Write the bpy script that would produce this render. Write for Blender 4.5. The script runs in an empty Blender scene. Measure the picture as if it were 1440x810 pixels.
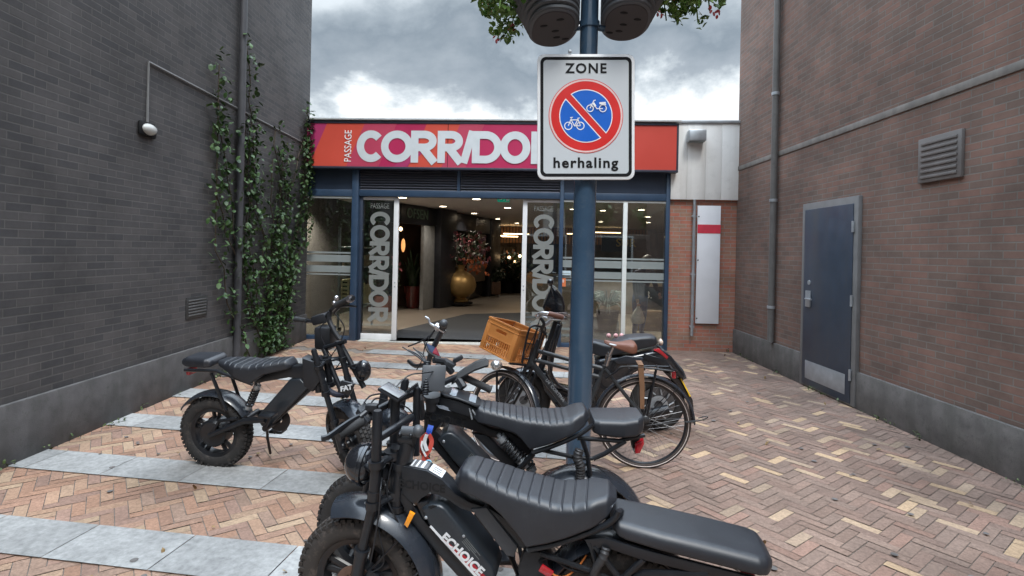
import bpy, bmesh, math, random
from mathutils import Vector, Matrix
random.seed(7)
R = math.radians
SC = bpy.context.scene
COL = SC.collection

# ------------------------------------------------------------------ camera
F, HY, HC, ROLL = 760.0, 354.0, 1.6, 0.0215
cr, sr = math.cos(ROLL), math.sin(ROLL)
RV, UV = Vector((cr, 0, sr)), Vector((-sr, 0, cr))
CAM = Vector((0, 0, HC))
cd = bpy.data.cameras.new('camera'); cam = bpy.data.objects.new('camera', cd); COL.objects.link(cam)
cam.matrix_world = Matrix(((RV.x, UV.x, 0, 0), (RV.y, UV.y, -1, 0), (RV.z, UV.z, 0, HC), (0, 0, 0, 1)))
cd.sensor_width = 36; cd.lens = 36 * F / 1440; cd.shift_y = -(405 - HY) / 1440
cd.clip_start = 0.05; cd.clip_end = 500
SC.camera = cam
# ------------------------------------------------------------------ world and sun
SUN_EL, SUN_AZ = R(58), R(14)          # behind the camera, veiled by thin cloud
world = bpy.data.worlds.new('World'); SC.world = world; world.use_nodes = True
wn, wl = world.node_tree.nodes, world.node_tree.links
wn.clear()
def wnode(t, **k):
    n = wn.new(t)
    for a, b in k.items(): setattr(n, a, b)
    return n
def wmath(op, a, b=None, clamp=False):
    n = wn.new('ShaderNodeMath'); n.operation = op; n.use_clamp = clamp
    for i, v in enumerate((a, b)):
        if v is None: continue
        if isinstance(v, (int, float)): n.inputs[i].default_value = v
        else: wl.new(v, n.inputs[i])
    return n.outputs[0]
sky = wnode('ShaderNodeTexSky', sky_type='NISHITA', sun_disc=False, sun_elevation=SUN_EL, sun_rotation=R(168), air_density=1.0, dust_density=2.0)
tc = wnode('ShaderNodeTexCoord'); sep = wnode('ShaderNodeSeparateXYZ'); wl.new(tc.outputs['Generated'], sep.inputs[0])
mp = wnode('ShaderNodeMapping'); mp.inputs['Scale'].default_value = (1, 1, 1.5); mp.inputs['Location'].default_value = (0.37, 0.1, 0.22); wl.new(tc.outputs['Generated'], mp.inputs[0])
nz = wnode('ShaderNodeTexNoise'); nz.inputs['Scale'].default_value = 3.4; nz.inputs['Detail'].default_value = 10; nz.inputs['Roughness'].default_value = 0.58; nz.inputs['Distortion'].default_value = 0.15
wl.new(mp.outputs[0], nz.inputs['Vector'])
nz2 = wnode('ShaderNodeTexNoise'); nz2.inputs['Scale'].default_value = 1.6; nz2.inputs['Detail'].default_value = 5; wl.new(mp.outputs[0], nz2.inputs['Vector'])
el = wmath('ADD', wmath('ADD', sep.outputs['Z'], wmath('MULTIPLY', wmath('SUBTRACT', nz.outputs['Fac'], 0.5), 0.36)), wmath('MULTIPLY', wmath('SUBTRACT', nz2.outputs['Fac'], 0.5), 0.12))
ramp = wnode('ShaderNodeValToRGB'); cr_ = ramp.color_ramp; wl.new(el, ramp.inputs[0])
def stops(r, lst):
    e = r.elements
    while len(e) > 1: e.remove(e[-1])
    e[0].position = lst[0][0]; e[0].color = (*lst[0][1], 1)
    for p, c in lst[1:]:
        q = e.new(p); q.color = (*c, 1)
# cloud deck: bright gap low over the roofs, slate base above it, lighter towards the zenith
stops(cr_, [(0.0, (.36, .385, .40)), (.16, (.42, .44, .45)), (.252, (.56, .57, .57)), (.274, (.33, .36, .38)), (.294, (.19, .216, .24)), (.34, (.13, .156, .18)), (.372, (.20, .23, .255)), (.41, (.36, .395, .42)), (.50, (.44, .475, .505)), (1., (.44, .53, .635))])
amp = wmath('ADD', 1.0, wmath('MULTIPLY', wmath('SUBTRACT', sep.outputs['Z'], 0.42, True), 6.2))
vm = wnode('ShaderNodeVectorMath', operation='SCALE'); wl.new(ramp.outputs[0], vm.inputs[0]); wl.new(wmath('MULTIPLY', amp, 10.5), vm.inputs['Scale'])
mix = wnode('ShaderNodeMix', data_type='RGBA'); mix.inputs['Factor'].default_value = 0.95
wl.new(sky.outputs[0], mix.inputs['A']); wl.new(vm.outputs[0], mix.inputs['B'])
bg = wnode('ShaderNodeBackground'); bg.inputs['Strength'].default_value = 0.1; wl.new(mix.outputs['Result'], bg.inputs['Color'])
wo = wnode('ShaderNodeOutputWorld'); wl.new(bg.outputs[0], wo.inputs[0])
sl = bpy.data.lights.new('sun', 'SUN'); sl.energy = 1.0; sl.angle = R(13); sl.color = (1, .96, .9)
so = bpy.data.objects.new('sun', sl); COL.objects.link(so)
sd = Vector((math.sin(SUN_AZ) * math.cos(SUN_EL), -math.cos(SUN_AZ) * math.cos(SUN_EL), math.sin(SUN_EL)))
so.rotation_euler = sd.to_track_quat('Z', 'Y').to_euler(); so.location = (3, -4, 12)
SC.view_settings.view_transform = 'Standard'; SC.view_settings.look = 'None'; SC.view_settings.gamma = 1
SC.view_settings.use_curve_mapping = False; SC.view_settings.exposure = 1.15
SC.render.engine = 'CYCLES'
SC.cycles.max_bounces = 8; SC.cycles.transparent_max_bounces = 16

# ------------------------------------------------------------------ frames
def ray(px, py): return RV * ((px - 720) / F) + Vector((0, 1, 0)) - UV * ((py - HY) / F)
def W(px, py, Z): return CAM + ray(px, py) * Z
def G(px, py, z=0):
    d = ray(px, py); return CAM + d * ((z - HC) / d.z)
class Frame:
    def __init__(s, x, y, yaw=0, lean=0, z=0):
        s.M = Matrix.Translation((x, y, z)) @ Matrix.Rotation(R(yaw), 4, 'Z') @ Matrix.Rotation(R(lean), 4, 'X')
        s.I = s.M.inverted()
    def p(s, px, py, y=0.0):
        o = s.I @ CAM; d = s.I.to_3x3() @ ray(px, py)
        return o + d * ((y - o.y) / d.y)
    def xz(s, px, py, y=0.0):
        q = s.p(px, py, y); return (q.x, q.z)
    def L(s, v): return s.I @ Vector(v)
    def poly(s, pts, y=0.0): return [s.xz(a, b, y) for a, b in pts]

# ------------------------------------------------------------------ mesh builder
class MB:
    def __init__(s): s.bm = bmesh.new()
    def _merge(s, b, M=None):
        if M is not None: b.transform(M)
        me = bpy.data.meshes.new('t'); b.to_mesh(me); b.free(); s.bm.from_mesh(me); bpy.data.meshes.remove(me); return s
    def box(s, c, d, rot=None, bev=0.0):
        b = bmesh.new(); bmesh.ops.create_cube(b, size=1); b.transform(Matrix.Diagonal((*d, 1)))
        if bev: bmesh.ops.bevel(b, geom=b.edges[:], offset=bev, segments=2, profile=.5, affect='EDGES')
        M = Matrix.Translation(c)
        if rot is not None: M = M @ (rot if isinstance(rot, Matrix) else Matrix.Rotation(rot, 4, 'Z'))
        return s._merge(b, M)
    def span(s, x0, x1, y0, y1, z0, z1, bev=0.0):
        return s.box(((x0 + x1) / 2, (y0 + y1) / 2, (z0 + z1) / 2), (abs(x1 - x0), abs(y1 - y0), abs(z1 - z0)), None, bev)
    def tube(s, pts, r, seg=10, closed=False, flat=None):
        pts = [Vector(p) for p in pts]; n = len(pts)
        rs = r if isinstance(r, (list, tuple)) else [r] * n
        b = s.bm; rings = []; prev = None
        for i, p in enumerate(pts):
            if closed: t = pts[(i + 1) % n] - pts[i - 1]
            else: t = pts[min(i + 1, n - 1)] - pts[max(i - 1, 0)]
            t.normalize()
            if prev is None:
                a = Vector((0, 0, 1)) if abs(t.z) < .9 else Vector((0, 1, 0))
                u = t.cross(a).normalized()
            else:
                u = (prev - t * prev.dot(t)).normalized()
            prev = u; v = t.cross(u); k = flat or 1
            rings.append([b.verts.new(p + (u * math.cos(2 * math.pi * j / seg) + v * k * math.sin(2 * math.pi * j / seg)) * rs[i]) for j in range(seg)])
        m = n if closed else n - 1
        for i in range(m):
            A, B = rings[i], rings[(i + 1) % n]
            for j in range(seg): b.faces.new((A[j], A[(j + 1) % seg], B[(j + 1) % seg], B[j]))
        if not closed: b.faces.new(rings[0][::-1]); b.faces.new(rings[-1])
        return s
    def lathe(s, prof, c=(0, 0, 0), axis='Z', seg=32, a0=0, a1=360, close=False, M=None):
        b = bmesh.new(); full = abs(a1 - a0) >= 360; n = seg if full else seg + 1; rings = []
        for j in range(n):
            a = R(a0 + (a1 - a0) * j / seg); rings.append([b.verts.new((r_ * math.cos(a), r_ * math.sin(a), h)) for r_, h in prof])
        k = len(prof)
        for j in range(seg):
            A, B = rings[j], rings[(j + 1) % n]
            for i in range(k if close else k - 1):
                q = (A[i], A[(i + 1) % k], B[(i + 1) % k], B[i])
                try: b.faces.new(q)
                except ValueError: pass
        if not full and close: b.faces.new(rings[0]); b.faces.new(rings[-1][::-1])
        bmesh.ops.remove_doubles(b, verts=b.verts[:], dist=1e-6)
        X = Matrix.Identity(4)
        if axis == 'Y': X = Matrix.Rotation(R(-90), 4, 'X')
        if axis == 'X': X = Matrix.Rotation(R(90), 4, 'Y')
        if M is not None: X = M @ X
        return s._merge(b, Matrix.Translation(c) @ X)
    def prism(s, poly, y0, y1, bev=0.0, seg=2):
        b = bmesh.new(); A = [b.verts.new((x, y0, z)) for x, z in poly]; B = [b.verts.new((x, y1, z)) for x, z in poly]; n = len(poly)
        b.faces.new(A); b.faces.new(B[::-1])
        for i in range(n): b.faces.new((A[i], B[i], B[(i + 1) % n], A[(i + 1) % n]))
        bmesh.ops.recalc_face_normals(b, faces=b.faces[:])
        if bev:
            es = [e for e in b.edges if abs(e.verts[0].co.y - e.verts[1].co.y) < 1e-6]
            bmesh.ops.bevel(b, geom=es, offset=bev, segments=seg, profile=.5, affect='EDGES', clamp_overlap=True)
        bmesh.ops.triangulate(b, faces=[f for f in b.faces if len(f.verts) > 4])
        return s._merge(b)
    def flat(s, poly, z):                       # sheet in the ground plane
        s.bm.faces.new([s.bm.verts.new((x, y, z)) for x, y in poly]); return s
    def loft(s, secs, cap=True):
        rings = [[s.bm.verts.new(p) for p in q] for q in secs]; n = len(rings[0])
        for A, B in zip(rings, rings[1:]):
            for j in range(n): s.bm.faces.new((A[j], A[(j + 1) % n], B[(j + 1) % n], B[j]))
        if cap: s.bm.faces.new(rings[0][::-1]); s.bm.faces.new(rings[-1])
        return s
    def ball(s, c, r, u=20, v=12, rot=None):
        b = bmesh.new(); bmesh.ops.create_uvsphere(b, u_segments=u, v_segments=v, radius=1)
        rr = r if isinstance(r, (tuple, list)) else (r, r, r)
        M = Matrix.Translation(c)
        if rot is not None: M = M @ rot
        return s._merge(b, M @ Matrix.Diagonal((*rr, 1)))
    def cyl(s, a, b_, r, seg=20): return s.tube([a, b_], r, seg)
    def xf(s, M): s.bm.transform(M); return s
    def mesh(s, name, m, smooth=35):
        bmesh.ops.recalc_face_normals(s.bm, faces=s.bm.faces[:])
        me = bpy.data.meshes.new(name); s.bm.to_mesh(me); s.bm.free()
        if smooth:
            me.shade_smooth(); me.set_sharp_from_angle(angle=R(smooth))
        if m: me.materials.append(m)
        return me
    def build(s, name, m, parent=None, smooth=35):
        o = bpy.data.objects.new(name, s.mesh(name, m, smooth)); COL.objects.link(o)
        if parent is not None: o.parent = parent
        return o
def rrect(w, zb, zt, r=.03, rb=.012, x=0, yc=0, n=5, slope=0.0):
    """cross section in the y-z plane at x: rounded box, slope widens the bottom"""
    w = max(w, .004); h = max(zt - zb, .004); r = min(r, w * .95, h * .6); rb = min(rb, w * .9, h * .35); out = []
    for cy, cz, rad, a0 in ((w - r, zt - r, r, 0), (-(w - r), zt - r, r, 90), (-(w + slope - rb), zb + rb, rb, 180), (w + slope - rb, zb + rb, rb, 270)):
        for i in range(n + 1):
            a = R(a0 + 90 * i / n); out.append(Vector((x, yc + cy + rad * math.cos(a), cz + rad * math.sin(a))))
    return out
def interp(tab, x):
    if x <= tab[0][0]: return tab[0][1]
    for (a, b), (c, d) in zip(tab, tab[1:]):
        if x <= c: return b + (d - b) * (x - a) / (c - a) if c > a else d
    return tab[-1][1]
def smooth_path(pts, k=6):
    """Catmull-Rom through the points"""
    P = [Vector(p) for p in pts]; out = []
    for i in range(len(P) - 1):
        a = P[max(i - 1, 0)]; b = P[i]; c = P[i + 1]; d = P[min(i + 2, len(P) - 1)]
        for j in range(k):
            t = j / k; out.append(.5 * (2 * b + (c - a) * t + (2 * a - 5 * b + 4 * c - d) * t * t + (3 * b - a - 3 * c + d) * t ** 3))
    return out + [P[-1]]

# ------------------------------------------------------------------ tags
def tag(o, label, cat, group=None):
    o['label'] = label; o['category'] = cat
    if group: o['group'] = group
    return o
def thing(name, label, cat, frame=None, loc=None, group=None, rotz=0):
    o = bpy.data.objects.new(name, None); COL.objects.link(o); o.empty_display_size = .2
    if frame is not None: o.matrix_world = frame.M
    elif loc is not None: o.matrix_world = Matrix.Translation(loc) @ Matrix.Rotation(rotz, 4, 'Z')
    return tag(o, label, cat, group)
def structure(o): o['kind'] = 'structure'; return o

# ------------------------------------------------------------------ materials
MATS = {}
def mat(name, col, rough=.5, metal=0, var=.12, scale=8, bump=0, bscale=120, spec=.5, coat=0, emit=None, estr=0, dirt=None, streak=None):
    if name in MATS: return MATS[name]
    m = bpy.data.materials.new(name); m.use_nodes = True; MATS[name] = m
    N, L = m.node_tree.nodes, m.node_tree.links; b = N['Principled BSDF']
    b.inputs['Roughness'].default_value = rough; b.inputs['Metallic'].default_value = metal
    b.inputs['Specular IOR Level'].default_value = spec; b.inputs['Coat Weight'].default_value = coat
    t = N.new('ShaderNodeTexCoord'); n = N.new('ShaderNodeTexNoise'); n.inputs['Scale'].default_value = scale; n.inputs['Detail'].default_value = 5
    L.new(t.outputs['Object'], n.inputs['Vector'])
    r = N.new('ShaderNodeValToRGB'); L.new(n.outputs['Fac'], r.inputs[0])
    stops(r.color_ramp, [(.3, tuple(c * (1 - var) for c in col)), (.7, tuple(min(1, c * (1 + var)) for c in col))])
    out = r.outputs[0]
    if dirt:
        n3 = N.new('ShaderNodeTexNoise'); n3.inputs['Scale'].default_value = scale * 2.7; n3.inputs['Detail'].default_value = 8; n3.inputs['Roughness'].default_value = .7
        L.new(t.outputs['Object'], n3.inputs['Vector'])
        r3 = N.new('ShaderNodeValToRGB'); stops(r3.color_ramp, [(.52, (0, 0, 0)), (.72, (1, 1, 1))]); L.new(n3.outputs['Fac'], r3.inputs[0])
        mx = N.new('ShaderNodeMix'); mx.data_type = 'RGBA'; L.new(out, mx.inputs['A']); mx.inputs['B'].default_value = (*dirt[0], 1)
        mm = N.new('ShaderNodeMath'); mm.operation = 'MULTIPLY'; mm.inputs[1].default_value = dirt[1]; L.new(r3.outputs[0], mm.inputs[0]); L.new(mm.outputs[0], mx.inputs['Factor']); out = mx.outputs['Result']
    if streak:                                  # rain streaks and run-off stains, stretched down the wall
        mq = N.new('ShaderNodeMapping'); mq.inputs['Scale'].default_value = (1, 1, .06); L.new(t.outputs['Object'], mq.inputs[0])
        n4 = N.new('ShaderNodeTexNoise'); n4.inputs['Scale'].default_value = 7; n4.inputs['Detail'].default_value = 6; L.new(mq.outputs[0], n4.inputs['Vector'])
        r4 = N.new('ShaderNodeValToRGB'); stops(r4.color_ramp, [(.46, (0, 0, 0)), (.68, (1, 1, 1))]); L.new(n4.outputs['Fac'], r4.inputs[0])
        m4 = N.new('ShaderNodeMix'); m4.data_type = 'RGBA'; L.new(out, m4.inputs['A']); m4.inputs['B'].default_value = (*streak[0], 1)
        k4 = N.new('ShaderNodeMath'); k4.operation = 'MULTIPLY'; k4.inputs[1].default_value = streak[1]; L.new(r4.outputs[0], k4.inputs[0]); L.new(k4.outputs[0], m4.inputs['Factor']); out = m4.outputs['Result']
    L.new(out, b.inputs['Base Color'])
    rm = N.new('ShaderNodeMapRange'); rm.inputs['To Min'].default_value = max(.02, rough - .1); rm.inputs['To Max'].default_value = min(1, rough + .1); L.new(n.outputs['Fac'], rm.inputs['Value']); L.new(rm.outputs[0], b.inputs['Roughness'])
    if bump:
        n2 = N.new('ShaderNodeTexNoise'); n2.inputs['Scale'].default_value = bscale; n2.inputs['Detail'].default_value = 3; L.new(t.outputs['Object'], n2.inputs['Vector'])
        bp = N.new('ShaderNodeBump'); bp.inputs['Strength'].default_value = bump; bp.inputs['Distance'].default_value = .004; L.new(n2.outputs['Fac'], bp.inputs['Height']); L.new(bp.outputs[0], b.inputs['Normal'])
    if emit: b.inputs['Emission Color'].default_value = (*emit, 1); b.inputs['Emission Strength'].default_value = estr
    return m
DUST = (.16, .14, .12)
M_metal = mat('black_metal', (.009, .0105, .0135), .34, spec=.5, var=.2, dirt=(DUST, .05))
M_plastic = mat('black_plastic', (.013, .0145, .018), .46, bump=.06, dirt=(DUST, .06))
M_gloss = mat('gloss_black', (.012, .013, .016), .16, coat=.5, var=.1)
M_leather = mat('black_vinyl', (.015, .017, .022), .44, bump=.12, bscale=420, spec=.62, dirt=((.07, .075, .08), .12))
M_rubber = mat('tyre_rubber', (.022, .021, .021), .82, bump=.2, bscale=150, dirt=((.15, .12, .10), .35), scale=10)
M_rubberdirty = mat('dusty_tyre_rubber', (.034, .029, .026), .88, bump=.2, bscale=150, dirt=((.17, .13, .11), .5), scale=10)
M_grip = mat('grip_rubber', (.028, .029, .031), .7, bump=.25, bscale=240)
M_grey = mat('dark_grey_plastic', (.055, .06, .068), .45, dirt=(DUST, .12))
M_batt = mat('battery_shell', (.019, .024, .030), .34, dirt=((.12, .12, .12), .10), scale=5)
M_silver = mat('brushed_silver', (.55, .55, .56), .28, metal=1, var=.06)
M_steel = mat('galvanised_steel', (.42, .45, .48), .4, metal=.6, var=.15)
M_white = mat('white_paint', (.70, .71, .72), .45, var=.04)
M_letter = mat('letter_white', (.8, .8, .8), .5, var=.03)
M_blue = mat('blue_grey_coating', (.030, .058, .105), .38, var=.12, scale=3, dirt=((.10, .12, .15), .15))
M_bluedark = mat('dark_blue_panel', (.018, .030, .055), .5, var=.15, scale=3)
M_pole = mat('pole_blue_grey', (.036, .070, .115), .22, var=.12, scale=4, coat=.3, dirt=((.09, .11, .13), .35), streak=((.085, .11, .135), .35))
M_brown = mat('brown_leather', (.16, .062, .038), .5, bump=.15, dirt=((.25, .12, .08), .3))
M_strap = mat('brown_rubber_strap', (.20, .105, .055), .7)
M_crate = mat('orange_plastic', (.47, .180, .045), .45, var=.08, dirt=((.33, .12, .03), .25))
M_red = mat('red_lens', (.38, .014, .022), .15, coat=.6)
M_amber = mat('amber_lens', (.9, .32, .01), .2, coat=.5)
M_yellow = mat('yellow_plate', (.85, .55, .02), .4)
M_black = mat('sign_black', (.008, .008, .009), .65, spec=.2)
M_signface = mat('sign_face', (.52, .55, .57), .38, var=.03, scale=2)
M_signwhite = mat('sign_edge_white', (.78, .79, .80), .35, var=.03)
M_signred = mat('sign_red', (.62, .022, .020), .35, var=.05)
M_signblue = mat('sign_blue', (.006, .115, .53), .35, var=.05)
M_pot = mat('planter_plastic', (.075, .082, .090), .55, var=.1)
M_potbase = mat('planter_underside', (.045, .040, .042), .7)
M_dark = mat('dark_void', (.006, .006, .007), .9)
def glass(name, refl=.16, tint=(.72, .76, .76)):
    m = bpy.data.materials.new(name); m.use_nodes = True; N, L = m.node_tree.nodes, m.node_tree.links; N.clear()
    o = N.new('ShaderNodeOutputMaterial'); t = N.new('ShaderNodeBsdfTransparent'); t.inputs[0].default_value = (*tint, 1)
    g = N.new('ShaderNodeBsdfGlossy'); g.inputs['Roughness'].default_value = .02; g.inputs['Color'].default_value = (.9, .93, .92, 1)
    lw = N.new('ShaderNodeFresnel'); lw.inputs[0].default_value = 1.5
    ad = N.new('ShaderNodeMath'); ad.operation = 'ADD'; ad.use_clamp = True; ad.inputs[1].default_value = refl; L.new(lw.outputs[0], ad.inputs[0])
    x = N.new('ShaderNodeMixShader'); L.new(ad.outputs[0], x.inputs[0]); L.new(t.outputs[0], x.inputs[1]); L.new(g.outputs[0], x.inputs[2]); L.new(x.outputs[0], o.inputs[0])
    return m
M_glass = glass('shop_glass', .10, (.80, .84, .83)); M_clear = glass('clear_film', .1, (.8, .82, .84))
def frosted(name, col, a):
    m = bpy.data.materials.new(name); m.use_nodes = True; N, L = m.node_tree.nodes, m.node_tree.links; b = N['Principled BSDF']
    n = N.new('ShaderNodeTexNoise'); n.inputs['Scale'].default_value = 6; r = N.new('ShaderNodeValToRGB'); L.new(n.outputs['Fac'], r.inputs[0])
    stops(r.color_ramp, [(.3, tuple(c * .93 for c in col)), (.7, col)]); L.new(r.outputs[0], b.inputs['Base Color'])
    b.inputs['Alpha'].default_value = a; b.inputs['Roughness'].default_value = .6; return m
M_film = frosted('frosted_film', (.30, .34, .34), .72)
M_filmtext = frosted('frosted_lettering', (.235, .25, .24), .85)
def vcol_mat(name, attr, rough=.85, bump=.4, scale=60):
    m = bpy.data.materials.new(name); m.use_nodes = True; N, L = m.node_tree.nodes, m.node_tree.links; b = N['Principled BSDF']; b.inputs['Roughness'].default_value = rough
    a = N.new('ShaderNodeAttribute'); a.attribute_name = attr; t = N.new('ShaderNodeTexCoord')
    n = N.new('ShaderNodeTexNoise'); n.inputs['Scale'].default_value = scale; n.inputs['Detail'].default_value = 6; n.inputs['Roughness'].default_value = .7; L.new(t.outputs['Object'], n.inputs['Vector'])
    n2 = N.new('ShaderNodeTexNoise'); n2.inputs['Scale'].default_value = 1.3; n2.inputs['Detail'].default_value = 6; L.new(t.outputs['Object'], n2.inputs['Vector'])
    r = N.new('ShaderNodeMapRange'); r.inputs['From Min'].default_value = .25; r.inputs['From Max'].default_value = .75; r.inputs['To Min'].default_value = .6; r.inputs['To Max'].default_value = 1.3; L.new(n.outputs['Fac'], r.inputs['Value'])
    r2 = N.new('ShaderNodeMapRange'); r2.inputs['From Min'].default_value = .3; r2.inputs['From Max'].default_value = .7; r2.inputs['To Min'].default_value = .66; r2.inputs['To Max'].default_value = 1.16; L.new(n2.outputs['Fac'], r2.inputs['Value'])
    mu = N.new('ShaderNodeMath'); mu.operation = 'MULTIPLY'; L.new(r.outputs[0], mu.inputs[0]); L.new(r2.outputs[0], mu.inputs[1])
    v = N.new('ShaderNodeVectorMath'); v.operation = 'SCALE'; L.new(a.outputs['Color'], v.inputs[0]); L.new(mu.outputs[0], v.inputs['Scale']); L.new(v.outputs[0], b.inputs['Base Color'])
    bp = N.new('ShaderNodeBump'); bp.inputs['Strength'].default_value = bump; bp.inputs['Distance'].default_value = .003; L.new(n.outputs['Fac'], bp.inputs['Height']); L.new(bp.outputs[0], b.inputs['Normal'])
    return m
def brick_mat(name, c1, c2, cm, sc=1.0, swap=True, bw=.21, bh=.0625):
    m = bpy.data.materials.new(name); m.use_nodes = True; N, L = m.node_tree.nodes, m.node_tree.links; b = N['Principled BSDF']; b.inputs['Roughness'].default_value = .9
    t = N.new('ShaderNodeTexCoord'); s = N.new('ShaderNodeSeparateXYZ'); c = N.new('ShaderNodeCombineXYZ'); L.new(t.outputs['Object'], s.inputs[0])
    ad = N.new('ShaderNodeMath'); ad.operation = 'ADD'; L.new(s.outputs['X'], ad.inputs[0]); L.new(s.outputs['Y'], ad.inputs[1]); L.new(ad.outputs[0], c.inputs['X']); L.new(s.outputs['Z'], c.inputs['Y'])
    k = N.new('ShaderNodeTexBrick'); L.new(c.outputs[0], k.inputs['Vector']); k.inputs['Scale'].default_value = sc
    k.inputs['Brick Width'].default_value = bw; k.inputs['Row Height'].default_value = bh; k.inputs['Mortar Size'].default_value = .0055; k.inputs['Mortar Smooth'].default_value = .2; k.inputs['Bias'].default_value = 0
    k.inputs['Color1'].default_value = (*c1, 1); k.inputs['Color2'].default_value = (*c2, 1); k.inputs['Mortar'].default_value = (*cm, 1)
    n = N.new('ShaderNodeTexNoise'); n.inputs['Scale'].default_value = 1.1; n.inputs['Detail'].default_value = 11; n.inputs['Roughness'].default_value = .72; L.new(c.outputs[0], n.inputs['Vector'])
    r = N.new('ShaderNodeMapRange'); r.inputs['From Min'].default_value = .25; r.inputs['From Max'].default_value = .75; r.inputs['To Min'].default_value = .55; r.inputs['To Max'].default_value = 1.5; L.new(n.outputs['Fac'], r.inputs['Value'])
    v = N.new('ShaderNodeVectorMath'); v.operation = 'SCALE'; L.new(k.outputs['Color'], v.inputs[0]); L.new(r.outputs[0], v.inputs['Scale']); L.new(v.outputs[0], b.inputs['Base Color'])
    bp = N.new('ShaderNodeBump'); bp.inputs['Strength'].default_value = .6; bp.inputs['Distance'].default_value = .006; bp.invert = True; L.new(k.outputs['Fac'], bp.inputs['Height']); L.new(bp.outputs[0], b.inputs['Normal'])
    return m
def leaf_mat(name, a, b_):
    m = mat(name, a, .55); N, L = m.node_tree.nodes, m.node_tree.links
    r = [n for n in N if n.type == 'VALTORGB'][0]; stops(r.color_ramp, [(.35, a), (.65, b_)]); return m

# ------------------------------------------------------------------ lettering
def text_bm(s, size, bold=0.0, ext=.002, align='CENTER', shear=0.0, sx=1.0, sp=1.0):
    c = bpy.data.curves.new('t', 'FONT'); c.body = s; c.size = size; c.extrude = ext; c.offset = bold; c.align_x = align; c.align_y = 'CENTER'; c.shear = shear; c.resolution_u = 3; c.space_character = sp
    o = bpy.data.objects.new('t', c); COL.objects.link(o); dg = bpy.context.evaluated_depsgraph_get(); dg.update()
    me = bpy.data.meshes.new_from_object(o.evaluated_get(dg)); b = bmesh.new(); b.from_mesh(me); b.transform(Matrix.Diagonal((sx, 1, 1, 1)))
    bpy.data.objects.remove(o); bpy.data.curves.remove(c); bpy.data.meshes.remove(me); return b
UP = Matrix.Rotation(R(90), 4, 'X')          # text lying in xy -> standing in xz facing -y
def text(mb, s, pos, size, rot=None, **k):
    b = text_bm(s, size, **k); M = Matrix.Translation(pos) @ (rot if rot is not None else UP); return mb._merge(b, M)
class Ribbon:
    """flat strokes of one width; every stroke a hair proud of the one before"""
    def __init__(s): s.b = bmesh.new(); s.k = 0
    def stroke(s, pts, t, closed=False, caps=(0, 0)):
        P = [Vector((x, y)) for x, y in pts]; n = len(P); A = []; B = []
        for i in range(n):
            if closed: a, c = P[i - 1], P[(i + 1) % n]
            else: a, c = P[max(i - 1, 0)], P[min(i + 1, n - 1)]
            d1 = (P[i] - a); d2 = (c - P[i])
            if d1.length < 1e-9: d1 = d2
            if d2.length < 1e-9: d2 = d1
            d1.normalize(); d2.normalize(); n1 = Vector((-d1.y, d1.x)); n2 = Vector((-d2.y, d2.x)); m = (n1 + n2).normalized(); w = t / 2 / max(.4, m.dot(n1))
            A.append(P[i] + m * w); B.append(P[i] - m * w)
        z = s.k * .0004; s.k += 1
        va = [s.b.verts.new((p.x, p.y, z)) for p in A]; vb = [s.b.verts.new((p.x, p.y, z)) for p in B]
        for i in range(n if closed else n - 1):
            j = (i + 1) % n; s.b.faces.new((va[i], vb[i], vb[j], va[j]))
    def arc(s, cx, cy, rx, ry, a0, a1, n=20): return [(cx + rx * math.cos(R(a0 + (a1 - a0) * i / n)), cy + ry * math.sin(R(a0 + (a1 - a0) * i / n))) for i in range(n + 1)]
def corridor_letters(boxes, h, t):
    """heavy sans letters C O R R / D O R; boxes = (x0, x1) of each letter, cap height h, stroke t"""
    r = Ribbon(); q = t / 2
    for ch, (a, b) in zip('CORR/DOR', boxes):
        w = b - a; cx = (a + b) / 2
        if ch == 'C': r.stroke(r.arc(cx + .02 * w, h / 2, w / 2 - q, h / 2 - q, 42, 318, 28), t)
        if ch == 'O': r.stroke(r.arc(cx, h / 2, w / 2 - q, h / 2 - q, 0, 360, 36)[:-1], t, True)
        if ch == 'D':
            r.stroke([(a + q, 0), (a + q, h)], t)
            r.stroke([(a + t * .8, h - q), (a + w * .45, h - q)] + r.arc(a + w * .45, h / 2, w * .55 - q, h / 2 - q, 85, -85, 18) + [(a + w * .45, q), (a + t * .8, q)], t)
        if ch == 'R':
            r.stroke([(a + q, 0), (a + q, h)], t); m = h * .36
            r.stroke([(a + t * .8, h - q), (a + w * .5, h - q)] + r.arc(a + w * .5, (h - q + m + q) / 2 + 0.0, w * .45 - q, (h - t - m) / 2, 85, -85, 14) + [(a + w * .5, m + q), (a + t * .8, m + q)], t)
            r.stroke([(a + w * .42, m + q), (b - q * .8, 0)], t * 1.05)
        if ch == '/': r.stroke([(a + q, 0), (b - q, h)], t)
    return r.b
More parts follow.
